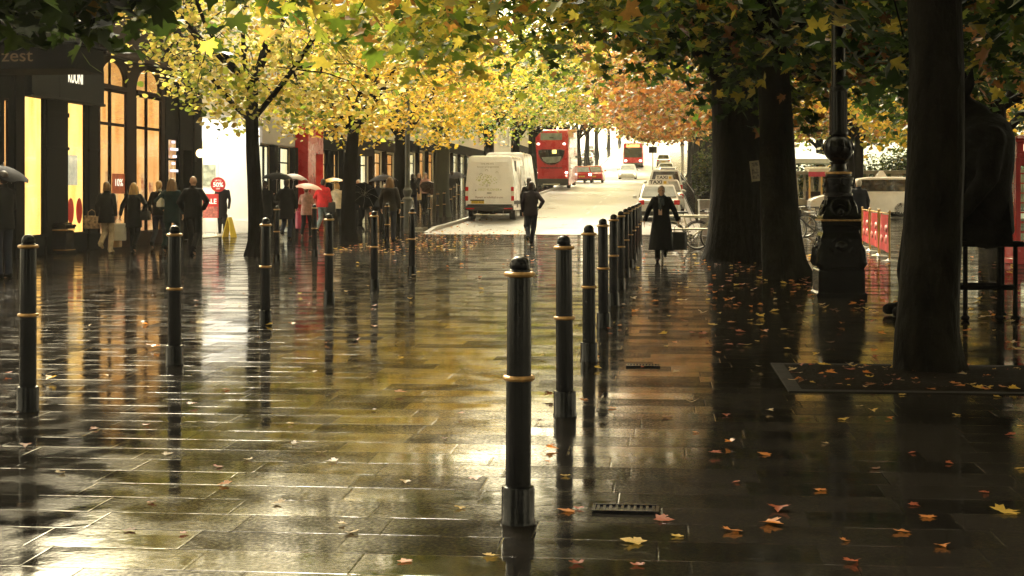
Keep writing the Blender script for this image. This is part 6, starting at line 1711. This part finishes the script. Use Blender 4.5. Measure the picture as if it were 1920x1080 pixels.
# ------------------------------------------------------------------ fallen leaves
def fallen(kind, col, seed):
    rs_ = np.random.default_rng(seed)
    me = leaves_mesh('fallen_leaf', 'plane', np.array([[0, 0, .0]]), np.array([1.0]), np.array([col]), rs=rs_)
    v = np.array([q.co[:] for q in me.vertices]); T = TPL['plane'][0].copy()
    # lay it down: edges curl up, some leaves stand on their tips
    ax = rs_.uniform(.25, 1.3); bx_ = rs_.uniform(-.4, .5)
    z = .03 + ax * .22 * T[:, 0] ** 2 + bx_ * .25 * (T[:, 1] - .4) ** 2 + .06 * np.sin(T[:, 0] * 7 + seed) * np.abs(T[:, 1])
    z -= z.min() - .012
    v = np.stack([T[:, 0], T[:, 1] - .4, z], 1)
    me.vertices.foreach_set('co', v.astype(np.float32).ravel()); me.update()
    return me
LC = {'orange': (.50, .18, .03), 'yellow': (.56, .36, .06), 'brown': (.15, .06, .02), 'pale': (.48, .34, .17), 'rust': (.34, .08, .022)}
LM = {c: [fallen('plane', v, 200 + 7 * i + 31 * j) for i in range(4)] for j, (c, v) in enumerate(LC.items())}
NEAR = [(175, 806, 'rust', 1), (48, 838, 'rust', 1.2), (423, 731, 'rust', 1.2), (410, 876, 'rust', 1), (420, 910, 'orange', 1.3), (275, 798, 'rust', .9), (115, 888, 'pale', 1), (245, 996, 'brown', 1.1), (315, 853, 'pale', 1.1), (465, 863, 'pale', .9),
        (520, 945, 'pale', 1.2), (285, 943, 'rust', .8), (603, 850, 'pale', 1.1), (622, 866, 'pale', 1.2), (545, 796, 'pale', .9), (758, 1053, 'orange', 1.1), (922, 1043, 'yellow', 1.2), (892, 898, 'orange', 1.2), (862, 954, 'yellow', 1), (1062, 959, 'orange', 1.5), (1030, 868, 'orange', .9),
        (643, 984, 'pale', .8), (555, 833, 'pale', 1), (590, 697, 'pale', .8), (700, 770, 'brown', .7), (835, 823, 'brown', .7), (1433, 853, 'orange', 1.4), (1540, 921, 'orange', 1.3), (1450, 984, 'orange', 1.8), (1375, 997, 'orange', 1.6), (1185, 1018, 'yellow', 1.9), (1270, 1006, 'yellow', 1), (1245, 976, 'rust', 1.6),
        (1600, 1056, 'rust', 1.3), (1690, 998, 'orange', 1.4), (1737, 970, 'orange', 1.4), (1768, 1027, 'orange', 1.2), (1890, 961, 'yellow', 2.4), (1895, 816, 'rust', 1.2), (1691, 741, 'yellow', 1.0), (1668, 786, 'orange', 1), (1582, 788, 'yellow', 1.3), (1793, 779, 'yellow', 1), (1914, 880, 'yellow', 1.2), (1912, 800, 'yellow', .9),
        (1250, 783, 'brown', 1.4), (1148, 766, 'orange', 1.2), (1096, 750, 'orange', 1.2), (1085, 955, 'rust', .9), (1460, 958, 'rust', 1.8), (1420, 640, 'yellow', .9), (1330, 551, 'orange', .9), (1610, 763, 'pale', 1.1), (1585, 1015, 'orange', .8), (1715, 948, 'rust', 1.0), (1845, 925, 'rust', .9), (1060, 893, 'yellow', .9), (1362, 780, 'rust', 1), (1305, 812, 'orange', .8),
        (1195, 1060, 'rust', 1), (1080, 1057, 'rust', 1.1), (1545, 832, 'pale', .9), (1380, 905, 'rust', .8), (1348, 661, 'orange', 1), (1250, 650, 'yellow', .9), (1280, 600, 'orange', .8), (1120, 670, 'orange', .9), (1020, 662, 'pale', .7), (985, 815, 'pale', .7), (760, 905, 'pale', 1), (660, 1000, 'pale', 1.1), (345, 1002, 'rust', .8), (30, 775, 'brown', .8), (200, 705, 'pale', .8),
        (1490, 700, 'rust', 1.3), (1540, 725, 'rust', 1.2), (1870, 745, 'yellow', 1.1), (1780, 870, 'rust', .8), (1640, 880, 'brown', 1), (1710, 850, 'rust', .8)]
WHERE = lambda px, py: 'on the dark wet paving' 
for i, (px, py, c, s) in enumerate(NEAR):
    x, y = gp(px, py)
    o = bpy.data.objects.new('fallen_leaf', LM[c][i % 4]); COL.objects.link(o)
    o.location = (x, y, .004); o.rotation_euler = (random.uniform(-.15, .15), random.uniform(-.15, .15), random.uniform(0, 6.28))
    k = .049 * s; o.scale = (k, k, k * random.uniform(.9, 1.6))
    tag(o, f'{c} fallen plane leaf lying on the wet paving', 'fallen leaf', f'{c} leaves fallen on the paving')
# the rest of the litter, thickest under the right-hand trees and along the kerb
rs = np.random.default_rng(99); P_, C_, S_ = [], [], []
cl = list(LC.values())
def litter(n, fx, fy_, s0=.075):
    for _ in range(n):
        x, y = fx(), fy_()
        P_.append((x, y, gz(y) + .012 + rs.random() * .02 + (.11 if (x < -7.8 and y > 51) else 0))); C_.append(cl[rs.choice(5, p=[.3, .27, .13, .13, .17])]); S_.append(s0 * rs.uniform(.6, 1.4))
litter(420, lambda: rs.normal(2.6, 1.5), lambda: rs.uniform(13, 34))
litter(260, lambda: rs.uniform(-6, 7), lambda: rs.uniform(8, 40), .06)
litter(420, lambda: rs.uniform(-8.0, -4.5), lambda: rs.uniform(34, 52), .07)
litter(160, lambda: ROAD_L + abs(rs.normal(0, .5)), lambda: rs.uniform(50, 80), .07)
litter(230, lambda: rs.uniform(1.0, 4.4), lambda: rs.uniform(10.85, 12.3), .06)
lm = leaves_mesh('leaf_litter', 'plane', np.array(P_), np.array(S_), np.array(C_), upbias=1.6, flat=True, rs=rs)
lo = bpy.data.objects.new('leaf_litter', lm); COL.objects.link(lo); tag(lo, kind='stuff')
# ------------------------------------------------------------------ haze over the slope
HAZE = float(__import__('os').environ.get('HAZE', '0.00024'))
if HAZE > 0:
    m = bpy.data.materials.new('rain_haze'); nt, N, L = nodes_of(m)
    out = N.new('ShaderNodeOutputMaterial'); v = N.new('ShaderNodeVolumePrincipled')
    v.inputs['Color'].default_value = (.97, .93, .82, 1); v.inputs['Density'].default_value = HAZE; v.inputs['Anisotropy'].default_value = .3
    L.new(v.outputs[0], out.inputs['Volume'])
    mb = MB(); mb.b6(-345, 345, -48, 705, -1.0, 48)
    tag(mb.build('haze', m), kind='stuff')
